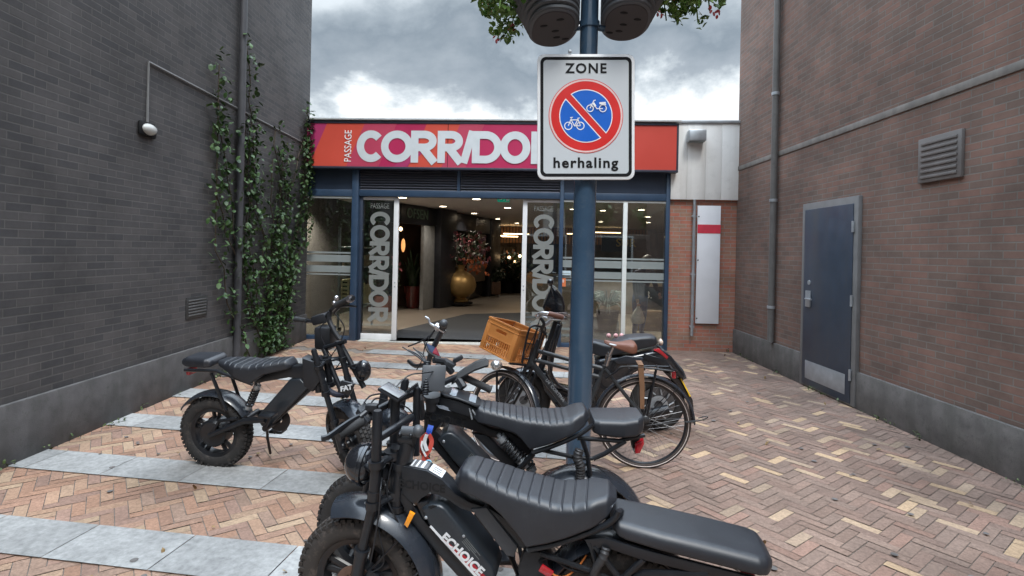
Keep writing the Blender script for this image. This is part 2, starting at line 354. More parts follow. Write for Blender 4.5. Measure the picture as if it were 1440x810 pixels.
# ================================================================== SETTING
# ------------------------------------------------------------------ ground
PV = Frame(0, 0, -8.2)                         # paving axes: x to the right along the stone bands, y away
g = MB().flat([(-60, -40), (60, -40), (60, 60), (-60, 60)], 0)
structure(g.build('ground', mat('joint_sand', (.17, .145, .125), .95, var=.25, scale=30, bump=.4), smooth=0))
def colour_quads(name, quads, m, frame=None):
    vs, fs, cs = [], [], []
    for q, c in quads:
        i = len(vs); vs += q; fs.append(tuple(range(i, i + len(q)))); cs += [(*c, 1)] * len(q)
    me = bpy.data.meshes.new(name); me.from_pydata(vs, [], fs); a = me.color_attributes.new('tint', 'FLOAT_COLOR', 'CORNER'); a.data.foreach_set('color', [v for c in cs for v in c])
    me.materials.append(m); o = bpy.data.objects.new(name, me); COL.objects.link(o)
    if frame: o.matrix_world = frame.M
    return o
bl, bw, gap = .205, .068, .0045
WARM = [tuple(a * b for a, b in zip(c, (.86, .79, .71))) for c in [(.36, .225, .165), (.39, .265, .195), (.33, .21, .16), (.41, .295, .22), (.37, .245, .19), (.31, .21, .175), (.42, .32, .235), (.33, .235, .19)]]
PURP = [tuple(a * b for a, b in zip(c, (.88, .82, .76))) for c in [(.255, .183, .152), (.27, .19, .158), (.245, .178, .150), (.29, .19, .155), (.262, .195, .165), (.235, .168, .142), (.278, .205, .172)]]
TAN = [(.44, .305, .19), (.385, .275, .185), (.33, .24, .17)]
bands = [3.43 + .91 * k for k in range(-4, 6)]
BH = .165
brick_warm, brick_purple = [], []
ca, sa = math.cos(R(45)), math.sin(R(45))
def rot45(x, y): return (x * ca - y * sa, x * sa + y * ca)
rnd = random.Random(3)
for i in range(-110, 110):
    for j in range(-40, 40):
        ox, oy = i * bw + j * bl, i * bw - j * bl
        for (x0, y0, x1, y1) in ((ox, oy, ox + bl, oy + bw), (ox + bl, oy + bw - bl, ox + bl + bw, oy + bw)):
            cx, cy = rot45((x0 + x1) / 2, (y0 + y1) / 2); cy += 5
            if not (-7.5 < cx < 7.5 and .2 < cy < 9.6): continue
            if cx < -.05 and any(abs(cy - b) < BH - .06 for b in bands): continue
            h = gap / 2; jz = .006 + rnd.uniform(-.0012, .0012); tx, ty = rnd.uniform(-.0015, .0015), rnd.uniform(-.0015, .0015)
            q = []
            for (a, b), dz in zip(((x0 + h, y0 + h), (x1 - h, y0 + h), (x1 - h, y1 - h), (x0 + h, y1 - h)), (tx, ty, -tx, -ty)):
                u, v = rot45(a, b); q.append((u, v + 5, jz + dz))
            if cx < 0.0: k_ = rnd.uniform(.88, 1.13); brick_warm.append((q, tuple(c * k_ for c in rnd.choice(WARM))))
            else:
                c = rnd.choice(TAN) if rnd.random() < .11 else rnd.choice(PURP)
                k_ = rnd.uniform(.88, 1.13); brick_purple.append((q, tuple(k * k_ for k in c)))
M_pav = vcol_mat('clinker_brick', 'tint', .86)
structure(colour_quads('brick_paving', brick_warm + brick_purple, M_pav, PV))
slab = []
for b in bands:
    x = -7.5 if b < 7.7 else -3.35
    while x < -.02:
        x2 = min(x + .6, -.01); c = rnd.uniform(.82, 1.1); z = .013 + rnd.uniform(0, .001)
        slab.append(([(x + .003, b - BH, z), (x2 - .003, b - BH, z), (x2 - .003, b + BH, z), (x + .003, b + BH, z)], (.31 * c, .31 * c, .302 * c))); x += .6
structure(colour_quads('stone_bands', slab, vcol_mat('grey_stone', 'tint', .75, .25, 26), PV))

# ------------------------------------------------------------------ passage building (front plane y = 0 of frame FC)
FC = Frame(0, 9.2, -3.5)
def X(px): return FC.xz(px, 354)[0]
def Z(py): return FC.xz(720, py)[1]
bld = thing('passage_building', 'low flat-roofed shopping passage with blue frames, louvres, open glass doors and a brick pier', 'building', FC)
xl, xr = -4.3, X(940.5)
zb0, zb1, zl0, zl1, ztop = Z(279), Z(270), Z(270), Z(233), Z(171)
zg = Z(281)
# posts and beams
for a, b, d0, d1 in ((494.5, 503.5, -.05, .16), (786, 791.5, -.03, .14), (935, 940.5, -.03, .14)): MB().span(X(a), X(b), d0, d1, 0, zl1 + .03, .006).build('post', M_blue, bld)
m = MB(); m.span(X(503.5) + .002, X(508), .02, .16, 0, zb0 - .002, .004); m.build('door_jamb', M_bluedark, bld)
MB().span(X(503.5) + .002, X(786) - .002, -.02, .14, zb0, zb1, .005).build('transom', M_blue, bld)
for a, b in ((X(791.5) + .002, X(935) - .002), (xl, X(494.5) - .002)):
    MB().span(a, b, -.018, .13, zb0 - .01, zb1, .005).build('transom', M_blue, bld); MB().span(a, b, -.018, .13, .0, .075, .005).build('sill', M_blue, bld)
    MB().span(a, b, .01, .06, zb1 + .001, zl1 + .03).build('blind_panel', M_bluedark, bld)
M_louvre = mat('louvre_metal', (.13, .135, .165), .42, var=.12, scale=3)
for a, b in ((503.5, 641), (645, 786)):
    m = MB(); n = 10; h = (zl1 - zb1) / n
    for i in range(n):
        z = zb1 + h * i
        m.loft([[Vector((x, .075, z + h * .98)), Vector((x, .069, z + h * .99)), Vector((x, .008, z + .008)), Vector((x, .0, z + .002)), Vector((x, .02, z + .0))] for x in (X(a) + .004, X(b) - .004)])
    m.span(X(a) + .004, X(b) - .004, .09, .12, zb1 + .001, zl1 + .03)
    m.build('louvre', M_louvre, bld)
m = MB(); m.span(X(641), X(645), -.01, .1, zb1 + .001, zl1); m.build('louvre_post', M_blue, bld)
# roof, fascia of the neighbouring bay, shell
m = MB(); m.span(xl, X(951), -.20, .3, Z(174) + .005, ztop, .004); m.span(xl, 6.5, .301, 19.9, Z(174) + .02, ztop - .01); m.build('roof_edge', mat('zinc_edge', (.50, .52, .53), .45), bld)
m = MB()
rs = random.Random(5)
for i in range(230):                            # bird spikes along the roof edge
    x = xl + (X(951) - xl) * i / 230; m.tube([(x, -.1, ztop - .004), (x + rs.uniform(-.02, .02), -.1 + rs.uniform(-.05, .05), ztop + .075)], .0012, 4)
m.build('bird_spike_strip', M_steel, bld)
m = MB(); m.span(xl - .1, 6.6, 19.9, 20.1, 0, 3.7); m.span(xl - .3, xl - .1, .1, 20, 0, 3.7); m.span(6.5, 6.7, .3, 20, 0, 3.7); m.build('wall', mat('shop_wall', (.10, .09, .085), .8), bld)
# corrugated light fascia + brick pier on the right
x0, x1 = xr + .004, 5.2
M_fasc = mat('light_metal_cladding', (.80, .80, .78), .45, var=.05, scale=2, dirt=((.45, .45, .43), .25), streak=((.42, .41, .38), .3))
m = MB(); x = x0; k = 0
zf0, zf1 = Z(277), Z(172)
m.span(x0, x1, -.02, .25, zf0 + .01, zf1)
while x < x1:
    wd = .30 if k % 2 else .26
    m.span(x + .0012, min(x + wd - .0012, x1), -.03 - .0025 * (k % 2), -.0202, zf0, zf1 - .02, .002); x += wd; k += 1
m.build('cladding', M_fasc, bld)
m = MB(); m.span(x0, x1, -.06, .3, zf1 + .001, zf1 + .045, .004); m.build('coping', M_steel, bld)
m = MB(); m.span(x0, x1, .03, .3, 0, zf0 + .009); m.build('brick_pier', brick_mat('red_brick', (.40, .14, .095), (.29, .175, .12), (.27, .24, .215)), bld)
# fixed windows
def window(a, b, mull=None):
    f = MB(); zt, zb_ = zb0 - .012, .077
    for p in (mull or []): f.span(X(p[0]), X(p[1]), .0, .07, zb_, zt, .004)
    f.span(X(a), X(b), .002, .05, zt - .03, zt - .002)
    fo = f.build('window', mat('mullion_white', (.66, .70, .69), .4, var=.05), bld)
    ps = [a] + [q for p in (mull or []) for q in p] + [b]
    for c, d in zip(ps[::2], ps[1::2]):
        MB().span(X(c) + .002, X(d) - .002, .03, .038, zb_, zt - .031).build('pane', M_glass, fo)
        st = MB()
        for q0, q1 in ((359.5, 362), (364, 374), (379.5, 389), (391, 393)):
            dz = (Z(q0), Z(q1)); st.span(X(c) + .004, X(d) - .004, .026, .0285, *dz)
        st.build('privacy_strip', M_film, fo)
    return fo
window(791.5, 935, [(875.5, 881.5)])
window(430, 494.5)
# sliding doors
fbox = [(501, 541), (536, 581), (578, 616), (615.5, 653), (647, 670), (664, 706), (703, 746), (747, 786)]
FL, FT = 501., 285.
def sliding_door(ga, gb, sa_, sb, tcx, tz0):
    """ga-gb glass, sa-sb broad closing stile (pixels at eye height), tcx = lettering centre"""
    M_dw = mat('door_frame_white', (.70, .71, .72), .35, var=.04)
    d = MB(); zt = zb0 - .012
    d.span(X(sa_), X(sb), .05, .10, .012, zt, .005)
    l, r_ = min(X(ga), X(gb)), max(X(ga), X(gb))
    d.span(l, r_, .052, .098, .012, .125, .004); d.span(l, r_, .052, .098, zt - .045, zt - .002, .004)
    o = d.build('sliding_door', M_dw, bld)
    MB().span(l, r_, .070, .078, .126, zt - .046).build('glass', M_glass, o)
    cap = X(545) - X(517); ln = Z(295) - Z(455); sc = ln / FT
    b = corridor_letters([((a - FL) * sc, (c - FL) * sc) for a, c in fbox], cap, cap * .215)
    M = Matrix(((0, 1, 0, X(tcx) - cap / 2), (0, 0, -1, .066), (-1, 0, 0, tz0), (0, 0, 0, 1)))
    MB()._merge(b, M).build('door_lettering', M_filmtext, o, smooth=0)
    m = MB()
    for z in (.95, 1.02): m.ball(((X(sa_) + X(sb)) / 2, .048, z), (.014, .008, .014), 10, 8)
    m.build('lock', M_steel, o)
    t = MB(); text(t, 'PASSAGE', (X(tcx) - .01, .066, tz0 + .09), .135, bold=.0, ext=.0008, sx=.62); t.build('door_caption', M_filmtext, o, smooth=0)
sliding_door(508, 551.5, 551.5, 558.4, 532, Z(300))
sliding_door(740.3, 786, 733.8, 740.3, 764, Z(300))
m = MB(); m.span(X(508), X(786), -.10, .35, .0, .022, .004); m.build('threshold', mat('threshold_stone', (.42, .42, .39), .6), bld)

# ------------------------------------------------------------------ fascia sign CORRIDOR
SF = -.16
sx0, sx1 = -4.25, FC.xz(948.5, 354, SF)[0]
SZ0, SZ1 = FC.xz(720, 236.5, SF)[1], FC.xz(720, 175, SF)[1]
sgn = thing('fascia_sign', 'long red and magenta fascia sign with pale heavy letters CORRIDOR above the doors', 'sign', Frame(*(FC.M @ Vector((0, SF, 0))).to_2d(), -3.5))
SG = Frame(*(FC.M @ Vector((0, SF, 0))).to_2d(), -3.5)
m = MB(); m.span(sx0, sx1, .004, .155, SZ0, SZ1); m.build('backing', mat('coral_panel', (.52, .064, .046), .35, var=.06, scale=1.5), sgn)
m = MB(); e = .028
m.span(sx0 - .03, sx1 + e, -.012, .157, SZ1 + .001, SZ1 + e + .008, .004); m.span(sx0 - .03, sx1 + e, -.012, .157, SZ0 - e - .012, SZ0 - .001, .004); m.span(sx1 + .001, sx1 + e, -.011, .156, SZ0, SZ1)
m.build('sign_frame', mat('sign_frame_metal', (.035, .04, .06), .4), sgn)
hx = lambda p, q=205: SG.xz(p, q)[0]
sh = (SZ1 - SZ0) * .42
M_mag = mat('magenta_panel', (.43, .024, .092), .35, var=.06, scale=1.5); M_org = mat('orange_panel', (.58, .078, .05), .35, var=.06, scale=1.5); M_pur = mat('purple_panel', (.40, .040, .135), .35, var=.06, scale=1.5); M_pink = mat('rose_panel', (.46, .055, .105), .35, var=.06, scale=1.5)
def slant(a, b, m_, k=1.0, y=.002, z0=SZ0, z1=SZ1):
    a, b = (hx(v) if v is not None else None for v in (a, b))
    p = MB(); p.prism([(max(a - sh / 2 * k, sx0), z0), (b - sh / 2 * k, z0), (b + sh / 2 * k, z1), (max(a + sh / 2 * k, sx0), z1)], y - .001, y + .002); p.build('colour_panel', m_, sgn, smooth=0)
slant(400, 447, M_pur); slant(447, 500, M_org); slant(545, 587, M_mag, y=.001); slant(587, 655, M_org, y=.0), slant(655, 800, M_mag, y=-.001); slant(500, 545, M_pink, y=-.0015)
slant(566, 584, M_pur, 1.0, -.003, SZ0, SZ0 + (SZ1 - SZ0) * .35); slant(634, 668, M_pink, 1.0, -.004)
lz0, lz1 = SG.xz(600, 229)[1], SG.xz(600, 184)[1]
b = corridor_letters([(hx(a), hx(c)) for a, c in fbox], lz1 - lz0, (lz1 - lz0) * .238)
MB()._merge(b, Matrix(((1, 0, 0, 0), (0, 0, -1, -.008), (0, 1, 0, lz0), (0, 0, 0, 1)))).build('lettering', mat('sign_letter', (.56, .60, .62), .5, var=.04), sgn, smooth=0)
t = MB(); text(t, 'PASSAGE', (hx(490), -.008, (lz0 + lz1) / 2), .175, Matrix.Rotation(R(-90), 4, 'Y') @ UP, ext=.001, sx=.78); t.build('caption', M_letter, sgn, smooth=0)
m = MB(); m.span(hx(629.5), hx(630.2), -.0075, -.004, SZ0, SZ1); m.build('panel_joint', M_dark, sgn)

# ------------------------------------------------------------------ interior
ceil_z = 2.74
m = MB(); m.flat([FC.M @ Vector(p) for p in ((xl, .1, 0), (6.5, .1, 0), (6.5, 19.9, 0), (xl, 19.9, 0))] and [(p.x, p.y) for p in (FC.M @ Vector((xl, .1, 0)), FC.M @ Vector((6.5, .1, 0)), FC.M @ Vector((6.5, 19.9, 0)), FC.M @ Vector((xl, 19.9, 0)))], .018)
def tiles_mat():
    m = mat('beige_floor_tile', (.20, .175, .148), .35, var=.1, scale=1.5); return m
structure(m.build('interior_floor', tiles_mat(), smooth=0))
m = MB(); m.flat([(q.x, q.y) for q in (G(p, v, .022) for p, v in ((548, 479.5), (560, 464), (655, 441.5), (735, 439.5), (812, 441), (870, 452), (872, 484)))], .022)
structure(m.build('interior_carpet', mat('dark_ribbed_mat', (.026, .031, .038), .85, var=.3, scale=30, bump=.5), smooth=0))
m = MB(); cs = [FC.M @ Vector(p) for p in ((xl, .15, 0), (6.5, .15, 0), (6.5, 19.9, 0), (xl, 19.9, 0))]; m.prism([(0, 0), (1, 0), (1, .05), (0, .05)], 0, 1)
m = MB(); m.loft([[Vector((p.x, p.y, z)) for p in cs] for z in (ceil_z, ceil_z + .05)])
structure(m.build('interior_ceiling', mat('ceiling_tile', (.62, .58, .55), .8, var=.05), smooth=0))
M_lamp = mat('lamp_glow', (1, .9, .75), .5, emit=(1, .82, .58), estr=9)
M_warm = mat('warm_strip_glow', (1, .8, .5), .5, emit=(1, .68, .36), estr=3.5)
for k, (px, py) in enumerate(((566, 276.5), (623, 289), (670, 278.5), (667, 299), (714, 291), (700, 307), (727, 313), (890, 281), (902, 294), (911, 304), (806, 293), (845, 311), (848, 295), (912, 312), (472, 270.5), (868, 277.5))):  # last two unseen, added to brighten what stands behind the left and right windows
    q = G(px, py, ceil_z)
    o = thing('ceiling_downlight', 'lit round downlight in the white passage ceiling, two by the windows added for light', 'ceiling light', loc=(q.x, q.y, ceil_z - .03), group='downlights in the passage ceiling')
    MB().lathe([(.11, .0), (.11, .028), (.085, .028), (.085, .004)], close=True).build('trim_ring', M_white, o)
    MB().lathe([(0, .006), (.083, .006), (.083, .02), (0, .02)]).build('bulb', M_lamp, o)
    if k in (1, 3, 4, 6, 7, 8, 9, 11, 13, 14, 15):
        l = bpy.data.lights.new('downlight_lamp', 'SPOT'); l.energy = {14: 260, 7: 110, 8: 110, 15: 160}.get(k, 27); l.color = (1, .88, .74); l.spot_size = R(130); l.spot_blend = .6; l.shadow_soft_size = .1
        lo = bpy.data.objects.new('downlight_lamp', l); COL.objects.link(lo); lo.location = (0, 0, -.02); lo.parent = o
def wallrun(name, pts, z0, z1, m_, parent, d=.12):
    """upright panel through floor points pts (world xy), thickness d away from the viewer"""
    w = MB(); (ax, ay), (bx, by) = pts; L_ = math.hypot(bx - ax, by - ay); a = math.atan2(by - ay, bx - ax)
    w.box(((ax + bx) / 2, (ay + by) / 2, (z0 + z1) / 2), (L_, d, z1 - z0), a, .004)
    o = w.build(name, m_, None); o.parent = parent; return o
M_shop = mat('shopfront_black', (.016, .018, .024), .42, var=.2)
def P2(px, py): q = G(px, py, .02); return (q.x, q.y)
# first shopfront
A0, A1, A2, A3 = P2(500, 450), P2(592, 436), P2(607, 433), P2(629, 429.5)
s1 = thing('flower_shopfront', 'black shopfront with dim green lettering OFSEN, left of the passage behind the open door', 'shopfront', loc=(0, 0, 0))
wallrun('fascia', (A0, A2), 2.25, 2.72, M_shop, s1, .2)
wallrun('panel', (A1, A2), .02, 2.24, mat('pale_grey_panel', (.22, .23, .235), .5), s1, .10)
wallrun('pillar', (A2, A3), .02, 2.73, M_shop, s1, .5)
dx, dy = A2[0] - A0[0], A2[1] - A0[1]; ang = math.atan2(dy, dx)
t = MB(); c = W(575, 299, 12.6); u_ = ((c.x - A0[0]) * dx + (c.y - A0[1]) * dy) / (dx * dx + dy * dy)
text(t, 'OFSEN', (A0[0] + dx * .70 + .12 * math.sin(ang), A0[1] + dy * .70 - .12 * math.cos(ang), 2.50), .36, Matrix.Rotation(ang, 4, 'Z') @ UP, ext=.006, sx=.9)
t.build('shop_lettering', mat('dim_green_letter', (.10, .16, .12), .5), s1, smooth=0)
wallrun('back_wall', ((A0[0] - .3, A0[1] + 2.2), (A2[0] - .1, A2[1] + 1.5)), .02, 2.7, mat('brown_shop_wall', (.10, .055, .035), .7, var=.4, scale=3), s1)
for k, (px, py, zz, zr) in enumerate(((563.5, 322, 13.2, .05), (567, 345, 13.6, .14))):
    q = W(px, py, zz); o = thing('hanging_lamp', ('small bare warm bulb glowing in the flower shop', 'warm lantern glowing among the plants of the flower shop')[k], 'lamp', loc=q)
    MB().ball((0, 0, 0), (.04, .04, .05) if k == 0 else (.05, .05, .17)).build('bulb', M_warm if k == 0 else mat('lantern_glow', (.9, .4, .15), .5, emit=(1, .42, .14), estr=.5), o); MB().tube([(0, 0, .05), (0, 0, 2.72 - q.z)], .006, 6).build('cord', M_black, o)
# second shopfront
B0, B1 = P2(629.5, 429), P2(697, 414)
s2 = thing('dark_shopfront', 'second black shopfront with white script above the gold vase', 'shopfront', loc=(0, 0, 0))
wallrun('fascia', (B0, B1), 2.2, 2.72, M_shop, s2, .2)
wallrun('pillar', (P2(683, 417), B1), .02, 2.73, M_shop, s2, .3)
wallrun('window_wall', ((B0[0], B0[1] + .5), (B1[0] - .1, B1[1] + .4)), .02, 2.2, mat('dim_shop_glass', (.05, .045, .04), .2), s2)
wallrun('display_panel', (P2(657, 423.6), P2(680, 418.6)), .6, 2.15, mat('dim_beige_panel', (.16, .12, .09), .6), s2, .08)
m = MB(); c = W(664, 312, 17.0)
an = math.atan2(B1[1] - B0[1], B1[0] - B0[0]); bx, by = (B0[0] + B1[0]) / 2, (B0[1] + B1[1]) / 2
m.tube(smooth_path([(bx + math.cos(an) * u + .14 * math.sin(an), by + math.sin(an) * u - .14 * math.cos(an), 2.5 + v) for u, v in ((-.34, -.1), (-.30, .13), (-.2, .12), (-.26, -.08), (-.16, .02), (-.12, -.04), (-.06, .02), (0, -.04), (.06, .02), (.12, -.04), (.18, .02), (.24, -.03), (.3, .0))], 4), .012, 6); m.build('script_lettering', M_letter, s2)
q = G(624, 430, .02)
o = thing('light_strip', 'tall vertical glowing strip light on the black pillar left of the gold vase', 'light', loc=(q.x - .02, q.y - .32, 0)); MB().span(-.03, .03, 0, .03, .62, 2.2, .004).build('housing', M_black, o); MB().span(-.018, .018, -.006, -.001, .65, 2.17).build('tube', M_warm, o)
# back of the passage
bk = thing('slatted_shopfront', 'far shop at the end of the passage with warm wooden slats above its counter', 'shopfront', loc=(0, 0, 0))
BZ = 24.5
m = MB()
for i in range(60): x = -2.2 + i * .14; m.span(x, x + .09, BZ, BZ + .05, 2.0, 2.72)
m.build('slat_panel', mat('warm_timber', (.30, .15, .075), .55, var=.2), bk)
MB().span(-2.4, 6.6, BZ + .4, BZ + .5, .02, 2.74).build('rear_wall', mat('dark_rear_wall', (.10, .08, .065), .7, var=.5, scale=2), bk)
MB().span(-.3, 6.3, BZ - .6, BZ - .1, .02, 1.0, .01).build('counter', mat('dark_counter', (.05, .04, .035), .5), bk)
for k, (px, py, wd) in enumerate(((704, 331.5, .5), (726, 329, 1.1), (717, 332.5, .7), (812, 329, .9), (850, 327, 1.4))):
    q = W(px, py, BZ - 1.2); o = thing('linear_pendant', 'slim warm linear pendant lamp before the slatted shop', 'lamp', loc=q, group='slim warm pendants at the far shop')
    MB().span(-wd / 2, wd / 2, -.03, .03, -.02, .02).build('lamp_tube', M_warm, o); MB().tube([(0, 0, .02), (0, 0, 2.74 - q.z)], .006, 5).build('cord', M_black, o)
def leafball(mb, c, rad, n, sz, rg, flat=1.0):
    for _ in range(n):
        a = rg.uniform(0, 6.283); u = rg.uniform(-1, 1); rr = rg.uniform(.35, 1) ** .5; s_ = math.sqrt(1 - u * u)
        p = Vector(c) + Vector((rad[0] * rr * s_ * math.cos(a), rad[1] * rr * s_ * math.sin(a), rad[2] * rr * u))
        leaf(mb, p, sz * rg.uniform(.6, 1.3), rg)
def leaf(mb, p, s_, rg):
    M = Matrix.Translation(p) @ Matrix.Rotation(rg.uniform(0, 6.28), 4, 'Z') @ Matrix.Rotation(rg.uniform(-1.3, 1.3), 4, 'X')
    v = [mb.bm.verts.new(M @ Vector(q)) for q in ((0, -s_, 0), (s_ * .55, -s_ * .3, s_ * .18), (s_ * .5, s_ * .5, .0), (0, s_, -s_ * .1), (-s_ * .5, s_ * .5, .0), (-s_ * .55, -s_ * .3, s_ * .18))]
    mb.bm.faces.new(v)
rg = random.Random(11)
M_leafd = leaf_mat('dark_leaf', (.010, .022, .010), (.024, .05, .016)); M_leaf = leaf_mat('geranium_leaf', (.05, .12, .02), (.15, .27, .05))
# blurred shelves of flowers by the far counter
for k, (px, py, rad) in enumerate(((712, 392, .5), (728, 385, .55))):
    q = G(px, 412, .02); o = thing('plant_display', ('dark leafy plant display beside the wooden planter', 'tall dark foliage display half behind the right door stile')[k], 'plant', loc=(q.x, q.y, .02))
    MB().lathe([(0, 0), (.22, 0), (.28, .45), (.25, .45), (.22, .40), (0, .40)]).build('pot', M_black, o); f = MB(); leafball(f, (0, 0, .95), (rad, rad, .6), 260, .10, rg); f.build('foliage', M_leafd, o, 0)
    f = MB(); leafball(f, (0, 0, 1.1), (rad, rad, .6), 30, .06, rg); f.build('blossoms', mat('dull_orange_flower', (.5, .16, .05), .6), o, 0)
# gold vase with bouquet
q = G(646, 429.5, .02); v = thing('gold_vase', 'big round matt gold vase standing on a wheeled plinth inside the passage', 'vase', loc=(q.x, q.y, .02))
M_gold = mat('matt_gold', (.38, .25, .10), .42, metal=.7, var=.1)
MB().lathe([(0, .12), (.26, .12), (.27, .15), (.20, .19), (.18, .23), (.28, .28), (.41, .38), (.47, .54), (.475, .62), (.42, .80), (.30, .93), (.15, .99), (.12, 1.03), (.13, 1.12), (.17, 1.17), (.15, 1.17), (.10, 1.10), (.08, 1.0), (0, .98)], seg=48).build('vase_body', M_gold, v, 60)
MB().lathe([(0, .06), (.38, .06), (.38, .10), (0, .10)]).build('plinth', M_black, v)
for a in range(4): MB().ball((.26 * math.cos(a * 1.57 + .6), .26 * math.sin(a * 1.57 + .6), .03), .03, 10, 8).build('caster', M_steel, v)
bq = thing('bouquet', 'large bouquet of pink and orange flowers standing in the gold vase', 'flowers', loc=(q.x, q.y, 1.1))
f = MB(); leafball(f, (0.05, 0, .55), (.8, .6, .55), 220, .075, rg); f.build('foliage', M_leafd, bq, 0)
f = MB()
for i in range(14):
    a = rg.uniform(0, 6.28); e = rg.uniform(.2, .95); f.tube([(0, 0, -.05), (.3 * e * math.cos(a), .3 * e * math.sin(a), .4), (.9 * e * math.cos(a), .7 * e * math.sin(a), .45 + .6 * (1 - e))], .008, 5)
f.build('stems', M_leafd, bq, 0)
for nm, c, n_ in (('pink_blossoms', (.34, .09, .11), 48), ('orange_blossoms', (.45, .12, .04), 26), ('mauve_blossoms', (.18, .075, .105), 30)):
    f = MB()
    for _ in range(n_):
        a = rg.uniform(0, 6.28); e = rg.uniform(.1, 1) ** .6; p = Vector((.85 * e * math.cos(a) + .05, .6 * e * math.sin(a), rg.uniform(.05, 1.05) if nm != 'orange_blossoms' else rg.uniform(-.15, .35)))
        if nm == 'orange_blossoms': p.x = abs(p.x) * .8 + .1
        for j in range(5): leaf(f, p + Vector((rg.uniform(-.05, .05), rg.uniform(-.05, .05), rg.uniform(-.05, .05))), .06, rg)
    f.build(nm, mat(nm, c, .6), bq, 0)
# snake plant pot
q = G(580, 433, .02); o = thing('snake_plant', 'tall snake plant with upright blade leaves in a glossy red-brown pot', 'plant', loc=(q.x, q.y, .02))
MB().lathe([(0, 0), (.17, 0), (.19, .04), (.23, .45), (.255, .52), (.26, .60), (.225, .60), (.22, .5), (0, .48)]).build('pot', mat('oxblood_glaze', (.10, .016, .014), .2, coat=.4), o)
f = MB()
for i in range(16):
    a = rg.uniform(0, 6.28); h = rg.uniform(.7, 1.15); t_ = rg.uniform(.1, .42); w_ = .055; d = Vector((math.cos(a), math.sin(a), 0)); sd_ = Vector((-d.y, d.x, 0)); L_ = []
    for k in range(5):
        z = k / 4; c = d * (.1 + t_ * z * z) + Vector((0, 0, .48 + h * z)); w = w_ * (1.2 - z * z) * (.6 if k == 0 else 1); w = .005 if k == 4 else w
        L_.append([c - sd_ * w, c + d * .012, c + sd_ * w, c + d * .02])
    f.loft(L_)
f.build('leaves', M_leafd, o, 40)
q = G(556, 438, .02); o = thing('bushy_plant', 'bushy dark plant with a few pink flowers behind the left glass door', 'plant', loc=(q.x - .3, q.y, .02))
MB().lathe([(0, 0), (.2, 0), (.25, .4), (.22, .4), (0, .36)]).build('pot', mat('terracotta', (.22, .07, .04), .6), o); f = MB(); leafball(f, (0, 0, .85), (.42, .4, .55), 260, .08, rg); f.build('foliage', M_leafd, o, 0); f = MB(); leafball(f, (0, 0, 1.2), (.5, .4, .3), 26, .05, rg); f.build('blossoms', MATS['pink_blossoms'], o, 0)
# planter box on casters
q = G(686, 416, .02); o = thing('wooden_planter', 'slatted wooden planter box on casters right of the gold vase', 'planter', loc=(q.x, q.y, .02))
m = MB()
for i in range(9): m.span(-.45 + i * .1, -.355 + i * .1, -.2, .2, .07, .5, .004)
m.build('box', mat('planter_timber', (.15, .085, .055), .6), o); f = MB(); leafball(f, (0, 0, .75), (.6, .3, .35), 300, .07, rg); f.build('foliage', M_leafd, o, 0)
for i in (-.4, .4): MB().ball((i, -.15, .035), .035, 10, 8).build('caster', M_steel, o)
# stocked display racks deep in the passage
def rack(px, py, w_, h_, lab, seed):
    q = G(px, py, .02); o = thing('display_rack', lab, 'shelf', loc=(q.x, q.y, .02)); rr_ = random.Random(seed); m = MB(); n = int(h_ / .36)
    for x in (-w_ / 2, w_ / 2 - .03): m.span(x, x + .03, 0, .4, 0, h_)
    for k in range(n + 1): m.span(-w_ / 2 + .031, w_ / 2 - .031, 0, .4, k * .36, k * .36 + .025)
    m.build('frame', M_black, o)
    for nm, c in (('warm_goods', (.30, .12, .05)), ('pale_goods', (.34, .28, .22)), ('dark_goods', (.06, .04, .045)), ('green_goods', (.04, .08, .03))):
        m = MB()
        for k in range(n):
            for j in range(int(w_ / .12)):
                if rr_.random() < .3:
                    x = -w_ / 2 + .08 + j * .12 + rr_.uniform(-.02, .02); hh = rr_.uniform(.1, .27); z = k * .36 + .026
                    m.lathe([(0, 0), (.045, 0), (.05, hh * .6), (.025, hh * .85), (.028, hh), (0, hh)], (x, rr_.uniform(.08, .3), z), 'Z', 9)
        m.build(nm, mat(nm, c, .5), o)
    return o
rack(703, 407, 1.3, 1.8, 'dark rack of small goods at the back, left of the right door stile', 3)
rack(726, 405, 1.2, 1.75, 'dark rack of small goods partly behind the right door stile', 4)
for k, (px, py) in enumerate(((716, 362), (724, 368), (731, 360))):
    q = W(px, py, 20.5); o = thing('globe_lamp', 'tiny warm globe lamp glowing among the far shop displays', 'lamp', loc=q, group='tiny warm globes at the far shop'); MB().ball((0, 0, 0), .055, 12, 8).build('bulb', M_warm, o); MB().tube([(0, 0, .05), (0, 0, 2.74 - q.z)], .005, 5).build('cord', M_black, o)
# exit sign
q = W(708, 280.5, 9.9); o = thing('exit_sign', 'small green emergency exit sign under the ceiling inside the doors', 'sign', loc=q)
MB().span(-.11, .11, 0, .03, -.045, .045, .004).build('box', mat('exit_green', (.0, .20, .12), .4, emit=(0, .5, .3), estr=.12), o)
m = MB(); m.span(-.085, -.03, -.003, -.001, -.006, .006); m.prism([(-.09, 0), (-.07, .018), (-.07, -.018)], -.003, -.001); m.ball((.01, -.002, .022), (.008, .002, .008)); m.tube([(.01, -.002, .012), (.012, -.002, -.008), (.0, -.002, -.026)], .004, 6); m.tube([(.012, -.002, -.008), (.024, -.002, -.024)], .004, 6); m.span(.05, .09, -.003, -.001, -.03, .03); m.build('pictogram', M_letter, o)
MB().tube([(0, .015, .045), (0, .015, ceil_z - q.z)], .006, 5).build('hanger', M_steel, o)

